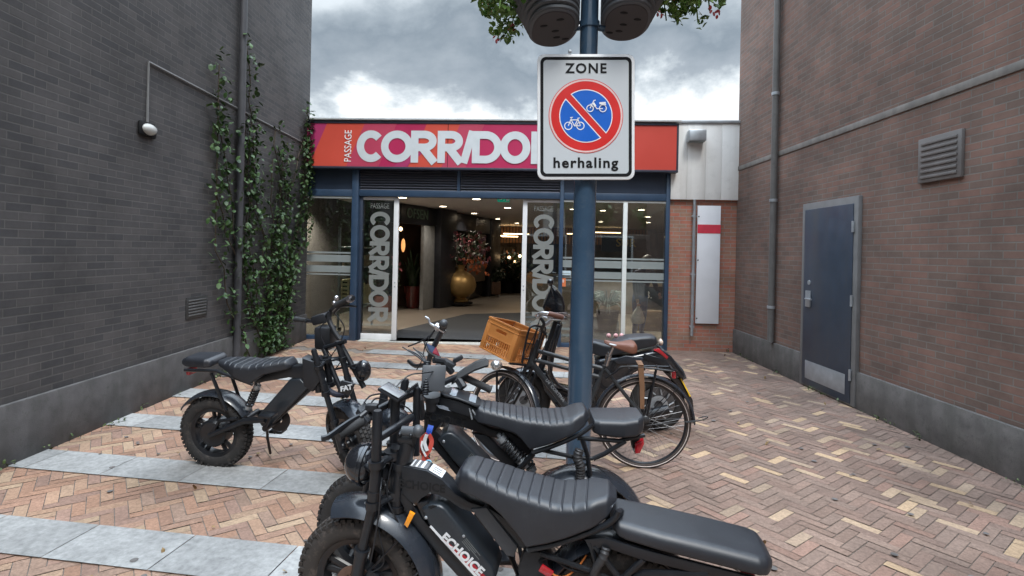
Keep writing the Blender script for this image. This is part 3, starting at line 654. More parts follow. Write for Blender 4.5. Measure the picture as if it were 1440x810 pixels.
# --- behind the right-hand windows
m = MB(); c = W(880, 342, 13.5)
o = thing('yellow_shop_sign', 'dark board with dim yellow letters SUR seen through the right window', 'sign', loc=c)
MB().span(-.6, .6, 0, .05, -.22, .22, .004).build('board', M_shop, o); t = MB(); text(t, 'SUR', (0, -.006, 0), .28, bold=.004); t.build('lettering', mat('dim_yellow', (.40, .27, .05), .5), o, 0); MB().tube([(0, .03, .22), (0, .03, ceil_z - c.z)], .012, 6).build('hanger', M_steel, o)
q = G(921, 470, .02); o = thing('price_board', 'dark price board with a white 8 on a stand behind the right window', 'sign', loc=(q.x, q.y + .5, .02))
zz = W(921, 418, q.y + .5).z; MB().span(-.32, .32, 0, .03, zz - .28, zz + .2, .004).build('board', M_shop, o); t = MB(); text(t, '8.', (-.02, -.006, zz + .02), .22); t.build('number', M_letter, o, 0); MB().span(-.3, .3, -.1, .15, 0, zz - .3, .01).build('stand', mat('brown_carton', (.16, .10, .055), .7), o)
q = G(812, 466, .02); o = thing('sales_counter', 'dark low counter behind the window between pole and right door', 'counter', loc=(q.x + .2, q.y + 3.4, .02)); MB().span(-1.2, 2.6, 0, .6, 0, .95, .02).build('body', mat('counter_front', (.22, .18, .14), .5), o); MB().span(-1.25, 2.65, -.04, .65, .951, .99, .008).build('top', mat('counter_top', (.14, .12, .1), .4), o)
q = G(864, 474, .02); o = thing('silvery_plant', 'pale spiky potted plant behind the middle of the right window', 'plant', loc=(q.x, q.y + .8, .02))
MB().lathe([(0, 0), (.18, 0), (.24, .42), (.21, .42), (0, .38)]).build('pot', M_black, o); f = MB()
for i in range(60):
    a = rg.uniform(0, 6.28); u = rg.uniform(-.2, 1); d = Vector((math.cos(a) * math.cos(u), math.sin(a) * math.cos(u), math.sin(u))); f.tube([Vector((0, 0, .5)), Vector((0, 0, .6)) + d * .28, Vector((0, 0, .55)) + d * .5 - Vector((0, 0, .1))], [.012, .01, .002], 4)
f.build('leaves', leaf_mat('silver_leaf', (.08, .12, .11), (.16, .20, .19)), o, 0)
# sticker on the right window pane (own thing) and pale notice
o = thing('window_sticker', 'small orange notice stuck to the window left of the pole', 'sticker', FC); MB().span(X(789), X(796.5), .0, .003, Z(401), Z(389.5)).build('sheet', mat('orange_notice', (.62, .17, .06), .5), o); t = MB(); text(t, '8', ((X(789) + X(796.5)) / 2, -.002, (Z(401) + Z(389.5)) / 2 + .02), .07); t.build('print', M_letter, o, 0)
o = thing('window_notice', 'small pale blue notice above the orange sticker', 'sticker', FC); MB().span(X(789.5), X(803), .0, .003, Z(385), Z(379)).build('sheet', mat('pale_notice', (.50, .62, .68), .5), o); MB().span(X(790), X(802), -.002, -.0005, Z(383), Z(382.2)).build('print', M_film, o)
# roll cages and crates behind the left window
q = G(470, 469, .02); o = thing('roll_cage', 'galvanised roll cage with shelves standing behind the left window', 'roll cage', FC); ctr = FC.I @ q
xa, xb, yy = X(452), X(488), ctr.y + .25
for x in (xa, X(480)): MB().tube([(x, yy, .08), (x, yy, Z(322))], .024, 10).build('post', M_steel, o)
MB().tube([(xb, yy + .6, .08), (xb, yy + .6, Z(322))], .022, 10).build('post', M_steel, o)
for z in (.5, 1.25, 1.62): MB().span(xa, xb, yy - .02, yy + .62, z - .02, z + .01, .004).build('shelf', M_steel, o)
for x in (xa + .03, xb - .03): MB().lathe([(0, -.02), (.05, -.02), (.05, .02), (0, .02)], (x, yy, .055), 'X', 14).build('caster', M_rubber, o)
M_cream = mat('cream_plastic', (.50, .42, .22), .5)
def slotcrate(a, b, z0, z1, lab, g_):
    c = thing('cream_crate', lab, 'crate', FC, group=g_); m = MB(); m.span(a, b, yy + .03, yy + .55, z0, z1, .008); m.build('crate_body', M_cream, c)
    m = MB(); n = 6
    for i in range(n): z = z0 + (z1 - z0) * (i + .6) / (n + .3); m.span(a + (b - a) * .22, b - (b - a) * .22, yy + .024, yy + .0285, z - .012, z + .012)
    m.build('slots', M_dark, c)
slotcrate(xa + .03, X(467), .54, 1.0, 'cream slotted crate at the foot of the roll cage, nearest the picture edge', 'cream crates in the roll cage'); slotcrate(X(469), X(480) - .03, .54, .92, 'cream slotted crate squeezed behind the roll cage post', 'cream crates in the roll cage'); slotcrate(X(481.5), xb - .01, .54, .9, 'cream slotted crate beside the blue post', 'cream crates in the roll cage')
for a, b, l in ((455, 474, 'brown cardboard box on the upper shelf of the roll cage'), (481.5, 487.5, 'narrow brown box on the upper shelf beside the blue post')):
    c = thing('cardboard_box', l, 'box', FC); MB().span(X(a), X(b), yy + .05, yy + .5, 1.265, 1.48, .006).build('carton', mat('carton', (.28, .2, .13), .8), c); MB().span((X(a) + X(b)) / 2 - .02, (X(a) + X(b)) / 2 + .02, yy + .046, yy + .0495, 1.266, 1.478).build('tape', mat('tape', (.4, .33, .24), .4), c)

# ------------------------------------------------------------------ things on the right-hand pier
o = thing('wall_light', 'grey boxy floodlight under the roof edge right of the sign', 'lamp', FC); MB().span(X(961), X(985), -.22, -.045, Z(199), Z(184), .015).build('housing', M_steel, o); MB().span(X(961) + .02, X(985) - .02, -.2, -.06, Z(199) - .012, Z(199) - .001).build('lens', M_film, o)
o = thing('downpipe', 'thin grey pipe running down the brick pier beside the white banner', 'pipe', FC); MB().tube([(X(974.5), -.035, zf0), (X(974.5), -.035, Z(464))], .024, 14).build('pipe', M_steel, o)
for py in (300, 380, 452): MB().span(X(974.5) - .035, X(974.5) + .035, -.05, .029, Z(py) - .015, Z(py) + .015, .003).build('bracket', M_steel, o)
o = thing('wall_banner', 'white banner with a red stripe on the brick wall at the right', 'banner', FC)
bx0, bx1 = X(979.5), X(1012); MB().span(bx0, bx1, -.02, .0, Z(447), Z(285), .003).build('sheet', mat('banner_white', (.72, .73, .76), .6, var=.05, scale=3), o); MB().span(bx0 + .002, bx1 - .002, -.024, -.0205, Z(323), Z(311)).build('red_stripe', mat('banner_red', (.62, .04, .07), .6), o)
m = MB()
for p in (300, 360, 440): m.ball((bx0 + .02, -.024, Z(p)), .012, 8, 6)
m.build('eyelets', M_black, o)

# ------------------------------------------------------------------ side buildings that close the square
lw_ = Frame(-3.55, 0, 0)
o = thing('side_building', 'dark brick side wall closing the square on the left', 'building', loc=(-3.55, 0, 0))
MB().span(-3.0, 0, -3.0, 9.35, .45, 7).build('wall', brick_mat('charcoal_brick', (.062, .056, .055), (.040, .038, .040), (.075, .07, .066)), o)
MB().span(-3.0, .03, -3.0, 9.34, 0, .449, .01).build('plinth', mat('dark_plinth', (.085, .08, .08), .85, bump=.3, var=.25, dirt=((.05, .055, .045), .7), streak=((.05, .05, .045), .5)), o)
m = MB(); m.tube([(.06, 6.9, .02), (.06, 6.9, 7)], .045, 14); m.build('downpipe', mat('dark_pipe', (.05, .05, .055), .5), o)
o = thing('brick_building', 'russet brick side wall closing the square on the right', 'building', loc=(3.72, 0, 0))
MB().span(0, 3.0, -3.0, 8.98, .40, 7).build('wall', brick_mat('russet_brick', (.185, .105, .082), (.125, .088, .072), (.15, .135, .12)), o)
MB().span(-.03, 3.0, -3.0, 8.97, 0, .399, .01).build('plinth', mat('grey_plinth', (.12, .11, .105), .85, bump=.3, var=.25, dirt=((.06, .065, .055), .7), streak=((.07, .07, .06), .5)), o)

# service door, vents, joints, pipes and lamps on the two side walls
def sidething(name, lab, cat, x, y, z=0): return thing(name, lab, cat, loc=(x, y, z))
o = sidething('service_door', 'plain dark blue service door with frame in the russet brick wall', 'door', 3.72, 6.3)
MB().span(-.045, .0, -.55, .55, .02, 2.28, .004).build('door_frame', mat('door_frame_grey', (.16, .16, .16), .5), o); lf = MB().span(-.056, -.0455, -.48, .48, .04, 2.2, .004).build('door_leaf', mat('door_blue', (.035, .050, .075), .4, dirt=((.07, .06, .055), .35), streak=((.06, .06, .06), .4)), o)
m = MB(); m.span(-.075, -.057, .30, .40, 1.0, 1.2, .004); m.tube([(-.09, .35, 1.1), (-.10, .35, 1.1), (-.10, .22, 1.1)], .011, 8); m.build('handle', M_steel, lf); m = MB(); m.span(-.060, -.0565, -.40, .40, .12, .34, .002); m.build('kick_plate', M_steel, lf)
o = sidething('wall_vent', 'square louvred vent grille high on the russet brick wall', 'vent', 3.72, 4.7, 2.5); MB().span(-.03, 0, -.24, .24, -.2, .2, .005).build('frame', mat('vent_grey', (.14, .13, .125), .5), o)
m = MB()
for k in range(7): m.span(-.04, -.0305, -.2, .2, -.165 + k * .05, -.14 + k * .05, .003)
m.build('slats', MATS['vent_grey'], o)
o = sidething('rain_pipe', 'grey rain pipe with brackets on the russet brick wall', 'pipe', 3.66, 7.6); m = MB(); m.tube([(0, 0, .42), (0, 0, 7)], .045, 14); m.build('pipe', mat('pipe_grey', (.12, .115, .11), .5, dirt=((.06, .055, .05), .5)), o)
for z in (.9, 2.4, 3.9): MB().lathe([(.046, -.02), (.054, -.02), (.054, .02), (.046, .02)], (0, 0, z), 'Z', 18, close=True).build('bracket', M_steel, o)
plb = bpy.data.objects['brick_building']; m = MB()
for z in (1.75, 3.15, 4.55): m.span(-.0035, -.0005, -3, 8.96, z - .006, z + .006)
for y in (1.2, 3.4, 5.5, 8.2): m.span(-.0034, -.0006, y - .006, y + .006, .41, 7)
m.bm.free()
o = sidething('bulkhead_lamp', 'small oval bulkhead lamp on the dark brick side wall', 'lamp', -3.55, 5.2, 2.7); MB().span(0, .035, -.12, .12, -.07, .07, .02).build('base', M_black, o); MB().ball((.035, 0, 0), (.05, .095, .055), 16, 10).build('lens', mat('lamp_lens', (.42, .42, .40), .2), o)
o = sidething('air_grille', 'slotted air grille low on the dark brick side wall', 'vent', -3.55, 6.1, .9); MB().span(.0, .012, -.2, .2, -.12, .12, .004).build('frame', mat('grille_dark', (.03, .03, .03), .5), o)
m = MB()
for k in range(6): m.span(.0125, .02, -.17, .17, -.09 + k * .033, -.074 + k * .033, .002)
m.build('slats', mat('grille_slat', (.10, .10, .10), .5), o)
o = sidething('cable_conduit', 'thin pale cable conduit running along the dark brick wall to the lamp', 'conduit', -3.535, 0); m = MB(); m.tube([(0, 5.2, 2.77), (0, 5.2, 3.35), (0, 9.2, 3.35)], .011, 8); m.build('conduit', mat('conduit_grey', (.16, .16, .16), .5), o)
# hinges and lock of the service door, soldier course and sill of the brick wall
m = MB()
for z in (.35, 1.15, 1.95): m.tube([(-.058, -.485, z - .06), (-.058, -.485, z + .06)], .014, 10)
m.build('hinges', M_steel, lf); MB().lathe([(0, -.004), (.03, -.004), (.03, .004), (0, .004)], (-.058, .35, 1.30), 'X', 18).build('lock', M_steel, lf)
MB().span(-.012, .0, -3, 8.96, 3.02, 3.09, .003).build('string_course', mat('string_stone', (.19, .175, .16), .85, var=.2, streak=((.09, .085, .08), .5)), plb)
iv = thing('added_ivy', 'dark green ivy climbing the brick side wall beside the left window', 'plant', loc=(-3.54, 7.9, 0)); ri = random.Random(31); f = MB(); st2 = MB()  # ivy added to bring green into the left pane's reflection
for b_ in range(16):
    y = ri.uniform(-.5, .5); z = .0; pts = [(.02, y, 0)]
    while z < ri.uniform(2.6, 4.4):
        z += .22; y = max(-1.5, min(1.25, y + ri.uniform(-.14, .14) + .02 * (b_ - 8))); pts.append((.025, y, z))
        for j in range(13):
            q = Vector((.03 + ri.uniform(0, .09), y + ri.uniform(-.2, .2), z + ri.uniform(-.16, .16))); leaf(f, q, ri.uniform(.025, .05), ri)
    st2.tube(pts, .008, 5)
f.build('foliage', leaf_mat('ivy_leaf', (.018, .045, .012), (.06, .12, .03)), iv, 0); st2.build('stems', mat('ivy_stem', (.06, .045, .03), .9), iv)
# weeds and dirt along the wall bases, gum on the bricks
rw = random.Random(8); wd = MB()
for i in range(55):
    left = rw.random() < .5; y = rw.uniform(2.5, 9.0); x = -3.50 + rw.uniform(0, .05) if left else 3.66 - rw.uniform(0, .05)
    for j in range(6): leaf(wd, Vector((x + rw.uniform(-.03, .03), y + rw.uniform(-.05, .05), .015 + rw.uniform(0, .05))), rw.uniform(.007, .02), rw)
o = wd.build('weeds', leaf_mat('weed_leaf', (.04, .07, .02), (.09, .12, .04)), None, 0); o['kind'] = 'stuff'; tag(o, 'small weeds growing along the wall bases', 'weeds')
gm = MB()
for i in range(170):
    x, y = rw.uniform(-3.2, 3.4), rw.uniform(1.2, 8.8); r_ = rw.uniform(.008, .022); a0 = rw.uniform(0, 6); gm.lathe([(0, .0012), (r_ * .7, .001), (r_, 0)], (x, y, .0165), 'Z', 9)
o = gm.build('gum_spots', mat('old_gum', (.12, .11, .105), .9, var=.4), None, 0); o['kind'] = 'stuff'; tag(o, 'old trodden chewing gum spots on the brick paving', 'gum')
dl = MB()
for i in range(60): leaf(dl, Vector((rw.uniform(-3.3, 3.5), rw.uniform(2.0, 9.0), .022)), rw.uniform(.012, .026), rw)
o = dl.build('dry_leaves', leaf_mat('dry_leaf', (.16, .09, .035), (.28, .19, .08)), None, 0); o['kind'] = 'stuff'; tag(o, 'few dry leaf scraps blown over the paving', 'leaves')

# ------------------------------------------------------------------ across the square, behind the photographer (mirrored in the glass)
o = thing('brick_terrace', 'brick row across the square, mirrored dimly in the shop windows', 'building', loc=(0, -15, 0))
MB().span(-20, 20, -6, 0, 0, 8).build('wall', brick_mat('brown_brick', (.13, .075, .055), (.10, .06, .05), (.12, .11, .1)), o)
for i in range(10):
    f = MB().span(-18.4 + i * 4, -15.6 + i * 4, 0, .05, .1, 2.7).build('window', M_white, o); MB().span(-18.3 + i * 4, -15.7 + i * 4, .051, .06, .2, 2.6).build('pane', mat('dim_window', (.03, .035, .04), .1), f)
MB().prism([(-20.3, 8.001), (20.3, 8.001), (20.3, 9.4), (-20.3, 9.4)], -6, .3).build('roof', mat('roof_tile', (.08, .045, .04), .8), o)
for k, (x, y, h) in enumerate(((-7.0, -9, 7.5), (1.2, -11, 8), (5.5, -8.5, 7.2))):
    o = thing('street_tree', ('leafy street tree mirrored in the left window', 'leafy street tree mirrored in the middle of the glass', 'leafy street tree mirrored in the right window')[k], 'tree', loc=(x, y, 0))
    t = MB(); t.tube([(0, 0, 0), (.03, 0, 1.5), (0, .05, 3), (.1, 0, h * .7)], [.16, .13, .11, .05], 10)
    for i in range(7): a = i * .9; t.tube([(0, 0, 2 + .3 * i), (.8 * math.cos(a), .8 * math.sin(a), 2.7 + .35 * i), (1.5 * math.cos(a), 1.5 * math.sin(a), 3.2 + .4 * i)], [.06, .04, .015], 6)
    t.build('trunk', mat('bark', (.07, .05, .04), .9), o)
    f = MB()
    for i in range(16): a = rg.uniform(0, 6.28); e = rg.uniform(.3, 1.7); leafball(f, (e * math.cos(a), e * math.sin(a), rg.uniform(2.6, h)), (.9, .9, .7), 90, .16, rg)
    f.build('crown', leaf_mat('tree_leaf', (.03, .08, .012), (.08, .16, .03)), o, 0)
# ================================================================== FAT-TYRED E-BIKES
HZ, RT = .262, .262
def about(c, ang, axis=(0, 0, 1)):
    return Matrix.Translation(c) @ Matrix.Rotation(R(ang), 4, Vector(axis)) @ Matrix.Translation(-Vector(c))
I4 = Matrix.Identity(4)
def fat_wheel(b, c, M, tyre_m, disc=True, w=.052):
    c = Vector(c)
    m = MB(); rr = .165
    m.lathe([(rr, -.036), (rr + .012, -.040), (rr + .016, -.03), (rr + .004, -.02), (rr + .004, .02), (rr + .016, .03), (rr + .012, .040), (rr, .036), (rr - .012, .03), (rr - .012, -.03)], c, 'Y', 56, close=True)
    m.lathe([(0, -.055), (.022, -.055), (.026, -.04), (.05, -.036), (.055, -.02), (.055, .02), (.05, .036), (.026, .04), (.022, .055), (0, .055)], c, 'Y', 28)
    for k in range(5):
        a = R(72 * k + 20)
        for s in (-.17, .17):
            p0 = c + Vector((math.cos(a + s) * .05, 0, math.sin(a + s) * .05)); p1 = c + Vector((math.cos(a + s * .9) * rr, 0, math.sin(a + s * .9) * rr)); m.tube([p0, p1], .011, 8, flat=1.6)
    wh = m.xf(M).build('wheel', M_metal, b)
    t = MB(); P = []
    for i in range(20):
        a = R(18 * i); P.append((RT - .050 + .047 * math.copysign(abs(math.cos(a)) ** .85, math.cos(a)), w * math.copysign(abs(math.sin(a)) ** .8, math.sin(a))))
    t.lathe(P, c, 'Y', 64, close=True)
    n = 54
    for i in range(n):
        for row, off in ((-.034, .5), (-.012, 0), (.012, .5), (.034, 0)):
            a = 2 * math.pi * (i + off) / n; rad = RT - .001 - (.008 if abs(row) > .03 else 0)
            t.box(c + Vector((math.cos(a) * rad, row, math.sin(a) * rad)), (.014, .0185, .020), Matrix.Rotation(-a, 4, 'Y'))
        if i % 2 == 0:
            for s in (-1, 1):
                a = 2 * math.pi * i / n; t.box(c + Vector((math.cos(a) * (RT - .022), s * (w - .006), math.sin(a) * (RT - .022))), (.022, .008, .016), Matrix.Rotation(-a, 4, 'Y'))
    t.xf(M).build('tyre', tyre_m, wh, 40)
    if disc:
        d = MB(); d.lathe([(.052, -.0015), (.083, -.0015), (.083, .0015), (.052, .0015)], c + Vector((0, -.06, 0)), 'Y', 36, close=True)
        for k in range(6): a = k * 1.047; d.box(c + Vector((math.cos(a) * .04, -.06, math.sin(a) * .04)), (.03, .003, .008), Matrix.Rotation(-a, 4, 'Y'))
        d.xf(M).build('brake_disc', mat('rusty_disc', (.16, .10, .075), .5, metal=.6, var=.3, scale=30), wh)
        MB().box(c + Vector((.07, -.062, .05)), (.05, .03, .06), Matrix.Rotation(.6, 4, 'Y'), .006).xf(M).build('brake_caliper', M_metal, wh)
    return wh
def mudguard(b, c, a0, a1, rad, hw, M, m_, crown=.022, n=30):
    """arched guard round the axle, angles in the x-z plane (0 = rearward, 90 = up)"""
    c = Vector(c); secs = []
    for i in range(n + 1):
        a = R(a0 + (a1 - a0) * i / n); d = Vector((math.cos(a), 0, math.sin(a))); e = 1 if 0 < i < n else .96; q = []
        for s, th in ((1, .0), (-1, .005)):
            for k in range(9):
                t = -1 + 2 * k / 8; t *= s; q.append(c + d * (rad + crown * (1 - t * t) ** .6 - th) + Vector((0, hw * t * e * (1 if not th else .96), 0)))
        secs.append(q)
    return MB().loft(secs).xf(M).build('mudguard', m_, b, 50)
def seat_part(b, name, crease, bottom, wtab, seams=(), m_=None, r=.035, n=90, slope=.0, yc=0, sag=.0045):
    x0, x1 = max(crease[0][0], bottom[0][0]), min(crease[-1][0], bottom[-1][0]); secs = []
    st_ = [i / n for i in range(n + 1)] + [(sx - x0 + d_) / (x1 - x0) for sx in seams for d_ in (-.006, -.0035, -.0018, 0, .0018, .0035, .006)]
    for f in sorted(q for q in st_ if 0 <= q <= 1):
        x = x0 + (x1 - x0) * f; zt, zb = interp(crease, x), interp(bottom, x); w = interp(wtab, f)
        e = min(1, math.sqrt(max(0.0, min(f, 1 - f) / .05))) if min(f, 1 - f) < .05 else 1; mid = (zt + zb) / 2; hh = (zt - zb) / 2 * (.35 + .65 * e); w *= (.55 + .45 * e)
        sec = rrect(w, mid - hh, mid + hh, r, .012, x, yc, 6, slope); dz = sum(sag * math.exp(-((x - sx) / .0026) ** 2) for sx in seams)
        for q in sec:                       # stitched grooves only across the top
            if q.z > mid + hh - r * .45: q.z -= dz
        secs.append(sec)
    return MB().loft(secs).build(name, m_ or M_leather, b, 70)
def slab(mb, q, th):
    """four corner points and a thickness along their normal"""
    q = [Vector(p) for p in q]; n = (q[1] - q[0]).cross(q[3] - q[0]).normalized(); b = bmesh.new()
    A = [b.verts.new(p) for p in q]; B = [b.verts.new(p - n * th) for p in q]; b.faces.new(A); b.faces.new(B[::-1])
    for i in range(4): b.faces.new((A[i], B[i], B[(i + 1) % 4], A[(i + 1) % 4]))
    bmesh.ops.recalc_face_normals(b, faces=b.faces[:]); bmesh.ops.bevel(b, geom=b.edges[:], offset=min(th * .35, .005), segments=2, profile=.5, affect='EDGES'); return mb._merge(b)
def cable(b, pts, r=.0035, name='cable', m_=None, k=6): return MB().tube(smooth_path(pts, k), r, 6).build(name, m_ or M_plastic, b, 60)
def coil(b, p0, p1, rad=.009, turns=16, r=.0028):
    p0, p1 = Vector(p0), Vector(p1); d = (p1 - p0); u = d.cross(Vector((0, 1, 0.1))).normalized(); v = d.cross(u).normalized(); n = turns * 8
    return MB().tube([p0 + d * i / n + (u * math.cos(i * math.pi / 4) + v * math.sin(i * math.pi / 4)) * rad for i in range(n + 1)], r, 5).build('coiled_cable', M_plastic, b, 60)
def edge_text(b, name, s, A, B, y, m_, size, bold=.0, sx=1.0):
    """lettering on the side plane y between local points A and B (x, z)"""
    dx, dz = B[0] - A[0], B[1] - A[1]; a = math.atan2(dz, dx); t = MB()
    text(t, s, ((A[0] + B[0]) / 2, y, (A[1] + B[1]) / 2), size, Matrix.Rotation(-a, 4, 'Y') @ UP, bold=bold, ext=.0006, sx=sx); return t.build(name, m_, b, 0)
def fork(b, M, legs, xh, zc0, zc1, hw=.088, rb=.026, ru=.021, riser=.012):
    """telescopic double-crown fork; legs = [(x, z)] hub, lower crown, upper crown, riser top"""
    (x0, z0), (x1, z1), (x2, z2), (x3, z3) = legs; f = MB()
    f.tube([(xh, 0, z1 - .01), (xh + .012, 0, z2 + .03)], .022, 18)
    fo = f.xf(M).build('fork', M_metal, b)
    for s in (-1, 1):
        y = s * hw; g = lambda z: x0 + (x1 - x0) * (z - z0) / (z1 - z0)
        l = MB(); zm = z0 + (z1 - z0) * .46
        l.tube([(x0, y, z0 - .04), (g(zm) , y, zm)], rb * .93, 18); l.tube([(g(zm - .012), y, zm - .012), (g(zm + .012), y, zm + .012)], rb * 1.12, 18)
        l.tube([(g(zm), y, zm), (x1, y, z1)], ru * .93, 18); l.tube([(x1, y, z1), (x2, y, z2)], ru, 18)
        l.tube([(x1 + (x2 - x1) * .12, y, z1 + (z2 - z1) * .12), (x1 + (x2 - x1) * .34, y, z1 + (z2 - z1) * .34)], ru * 1.18, 18)
        l.tube([(x2, y, z2), (x3, y, z3 - .012), (x3, y, z3)], [ru * .92, ru * .92, ru * .7], 18)
        l.ball((x0, y * .93, z0), (.024, .022, .024), 14, 10)
        l.xf(M).build('fork_leg', M_metal, fo)
    for (x, z, th) in ((x1, z1, .03), (x2, z2, .026)):
        c = MB(); pts = []
        for k in range(13):
            t = -1 + k / 6; pts.append((x + (xh - x) * (1 - abs(t) ** 1.6), hw * t, z))
        c.tube(pts, [.026 if abs(abs(k / 6 - 1) - 1) < .2 or abs(k / 6 - 1) < .2 else .021 for k in range(13)], 12, flat=.62)
        for s in (-1, 1): c.tube([(x, s * hw, z - th / 2), (x, s * hw, z + th / 2)], ru * 1.42, 20)
        c.tube([(xh, 0, z - th / 2), (xh, 0, z + th / 2 + .004)], .036, 22)
        c.xf(M).build('fork_crown', M_metal, fo)
    return fo
def shock(b, p0, p1, m_=None):
    p0, p1 = Vector(p0), Vector(p1); d = p1 - p0; m = MB(); m.tube([p0, p1], .011, 12); m.tube([p0 + d * .08, p0 + d * .2], .024, 16); m.tube([p0 + d * .78, p0 + d * .9], .024, 16)
    o = m.build('shock_absorber', M_steel, b); u = d.cross(Vector((0, 1, 0))).normalized(); v = d.cross(u).normalized(); n = 7 * 12
    MB().tube([p0 + d * (.2 + .58 * i / n) + (u * math.cos(i * math.pi / 6) + v * math.sin(i * math.pi / 6)) * .024 for i in range(n + 1)], .0055, 7).build('spring', M_plastic, o, 60); return o
def frame_common(b, rx, head, rail, zpiv, xpiv, seat_bot):
    """swing arm, sub-frame struts, bottom bracket, crank, stand"""
    m = MB()
    for s in (-1, 1):
        m.tube([(xpiv, s * .06, zpiv), (xpiv + .15, s * .075, zpiv - .015), (rx, s * .078, HZ)], [.024, .022, .018], 12)
        m.tube([(xpiv + .2, s * .076, zpiv + .0), (rx - .08, s * .076, HZ + .11), (rx - .02, s * .078, HZ + .01)], .012, 10)
    m.tube([(xpiv + .14, -.07, zpiv), (xpiv + .14, .07, zpiv)], .02, 12)
    m.build('swing_arm', M_metal, b)
    c = MB(); c.lathe([(.03, -.075), (.085, -.075), (.09, -.07), (.085, -.065), (.03, -.065)], (xpiv - .02, 0, zpiv - .05), 'Y', 30, close=True)
    for s, a in ((-1, 1.2), (1, 1.2 + math.pi)):
        e = Vector((xpiv - .02 + .165 * math.cos(a) * 1, s * .105, zpiv - .05 + .165 * math.sin(-a) * .8)); c.tube([(xpiv - .02, s * .095, zpiv - .05), e], .011, 8); c.box(e + Vector((0, s * .05, 0)), (.10, .085, .022), None, .005)
    c.tube([(xpiv - .02, -.1, zpiv - .05), (xpiv - .02, .1, zpiv - .05)], .022, 14); c.build('crank', M_metal, b)
    k = MB(); k.tube([(xpiv + .08, -.08, zpiv - .02), (xpiv + .13, -.16, .16), (xpiv + .15, -.22, .01)], .010, 8); k.build('kickstand', M_metal, b)
def grips(b, p0, p1, r=.017, name='grip'): return MB().tube([p0, Vector(p0).lerp(Vector(p1), .06), Vector(p0).lerp(Vector(p1), .5), Vector(p0).lerp(Vector(p1), .94), p1], [r * 1.12, r, r * .98, r, r * 1.15], 16).build(name, M_grip, b)

# ------------------------------------------------------------------ bike A: nearest, with the ECHOICE battery
FA = Frame(-.582, 2.23, -10, 4); A = FA.p
ba = thing('fat_bike', 'nearest fat-tyred e-bike, its battery case lettered ECHOICE in white', 'e-bike', FA, group='fat-tyred black e-bikes')
RXA = 1.04
fat_wheel(ba, (0, 0, HZ), I4, M_rubberdirty); fat_wheel(ba, (RXA, 0, HZ), I4, M_rubberdirty)
M_guard = mat('satin_black_guard', (.022, .027, .036), .26, coat=.25, dirt=(DUST, .12), scale=5)
mudguard(ba, (0, 0, HZ), -4, 108, .294, .086, I4, M_guard, .046); mudguard(ba, (RXA, 0, HZ), 40, 150, .282, .066, I4, M_guard)
st = MB(); st.tube([(.0, -.072, HZ), (.19, -.072, HZ + .22)], .004, 6); st.tube([(.0, .072, HZ), (.19, .072, HZ + .22)], .004, 6); st.tube(smooth_path([(.0, -.10, HZ), (.15, -.11, HZ + .01), (.27, -.075, HZ + .10), (.29, 0, HZ + .12), (.27, .07, HZ + .10)], 5), .0035, 6); st.build('mudguard_stay', M_metal, ba)
lg = [A(519, 806, -.088), A(525, 709, -.088), A(529, 652, -.088), A(531, 577, -.088)]
hd0, hd1 = A(558, 712), A(562, 652)
fork(ba, I4, [(.0, HZ)] + [(p.x, p.z) for p in lg[1:]], (hd0.x + hd1.x) / 2 - .02, lg[1].z, lg[2].z)
# headlight shell
c = A(511, 651, .0); h = MB(); h.ball((0, 0, 0), (.072, .080, .080), 32, 20); h.lathe([(.081, -.008), (.086, -.004), (.086, .008), (.081, .012)], (.012, 0, 0), 'X', 40, close=True)
h.xf(Matrix.Translation(c) @ Matrix.Rotation(R(8), 4, 'Y')); hl = h.build('headlight', M_gloss, ba, 40)
m = MB(); m.tube([c + Vector((.03, -.05, .02)), c + Vector((.085, -.085, .01))], .012, 10); m.tube([c + Vector((.03, .05, .02)), c + Vector((.085, .085, .01))], .012, 10); m.build('headlight_bracket', M_metal, hl)
hn = A(540, 664, -.03); MB().lathe([(0, -.03), (.022, -.03), (.03, -.012), (.032, .01), (.02, .018), (0, .018)], hn, 'X', 20).build('horn', M_metal, ba)
coil(ba, A(537, 672, -.06), A(545, 693, -.03), .006, 9, .0022)
# handlebar stub and clamp
cl = MB(); p = A(573, 622, -.01); cl.tube([A(567, 650), p + Vector((0, 0, -.02)), p + Vector((0, 0, .015))], [.034, .030, .027], 18); cl.tube([p + Vector((-.03, 0, .02)), p + Vector((.03, 0, .02))], .03, 14)
for dx, dy in ((-.02, -.03), (.025, -.03), (-.02, .03), (.025, .03)): cl.ball(p + Vector((dx, dy, .042)), .008, 8, 6)
cl.build('stem_clamp', M_metal, ba)
hb = MB(); hb.tube([A(531, 617, -.085), A(554, 603, -.03), A(563, 597, .02), A(572, 591, .10), A(578, 587, .16)], .0165, 16); hbo = hb.build('handlebar', M_metal, ba)
m = MB(); m.tube([A(566, 606, -.02), A(590, 607, -.02)], .02, 14); m.ball(A(588, 606, -.02), .024, 14, 10); m.build('bar_knob', M_grey, hbo)
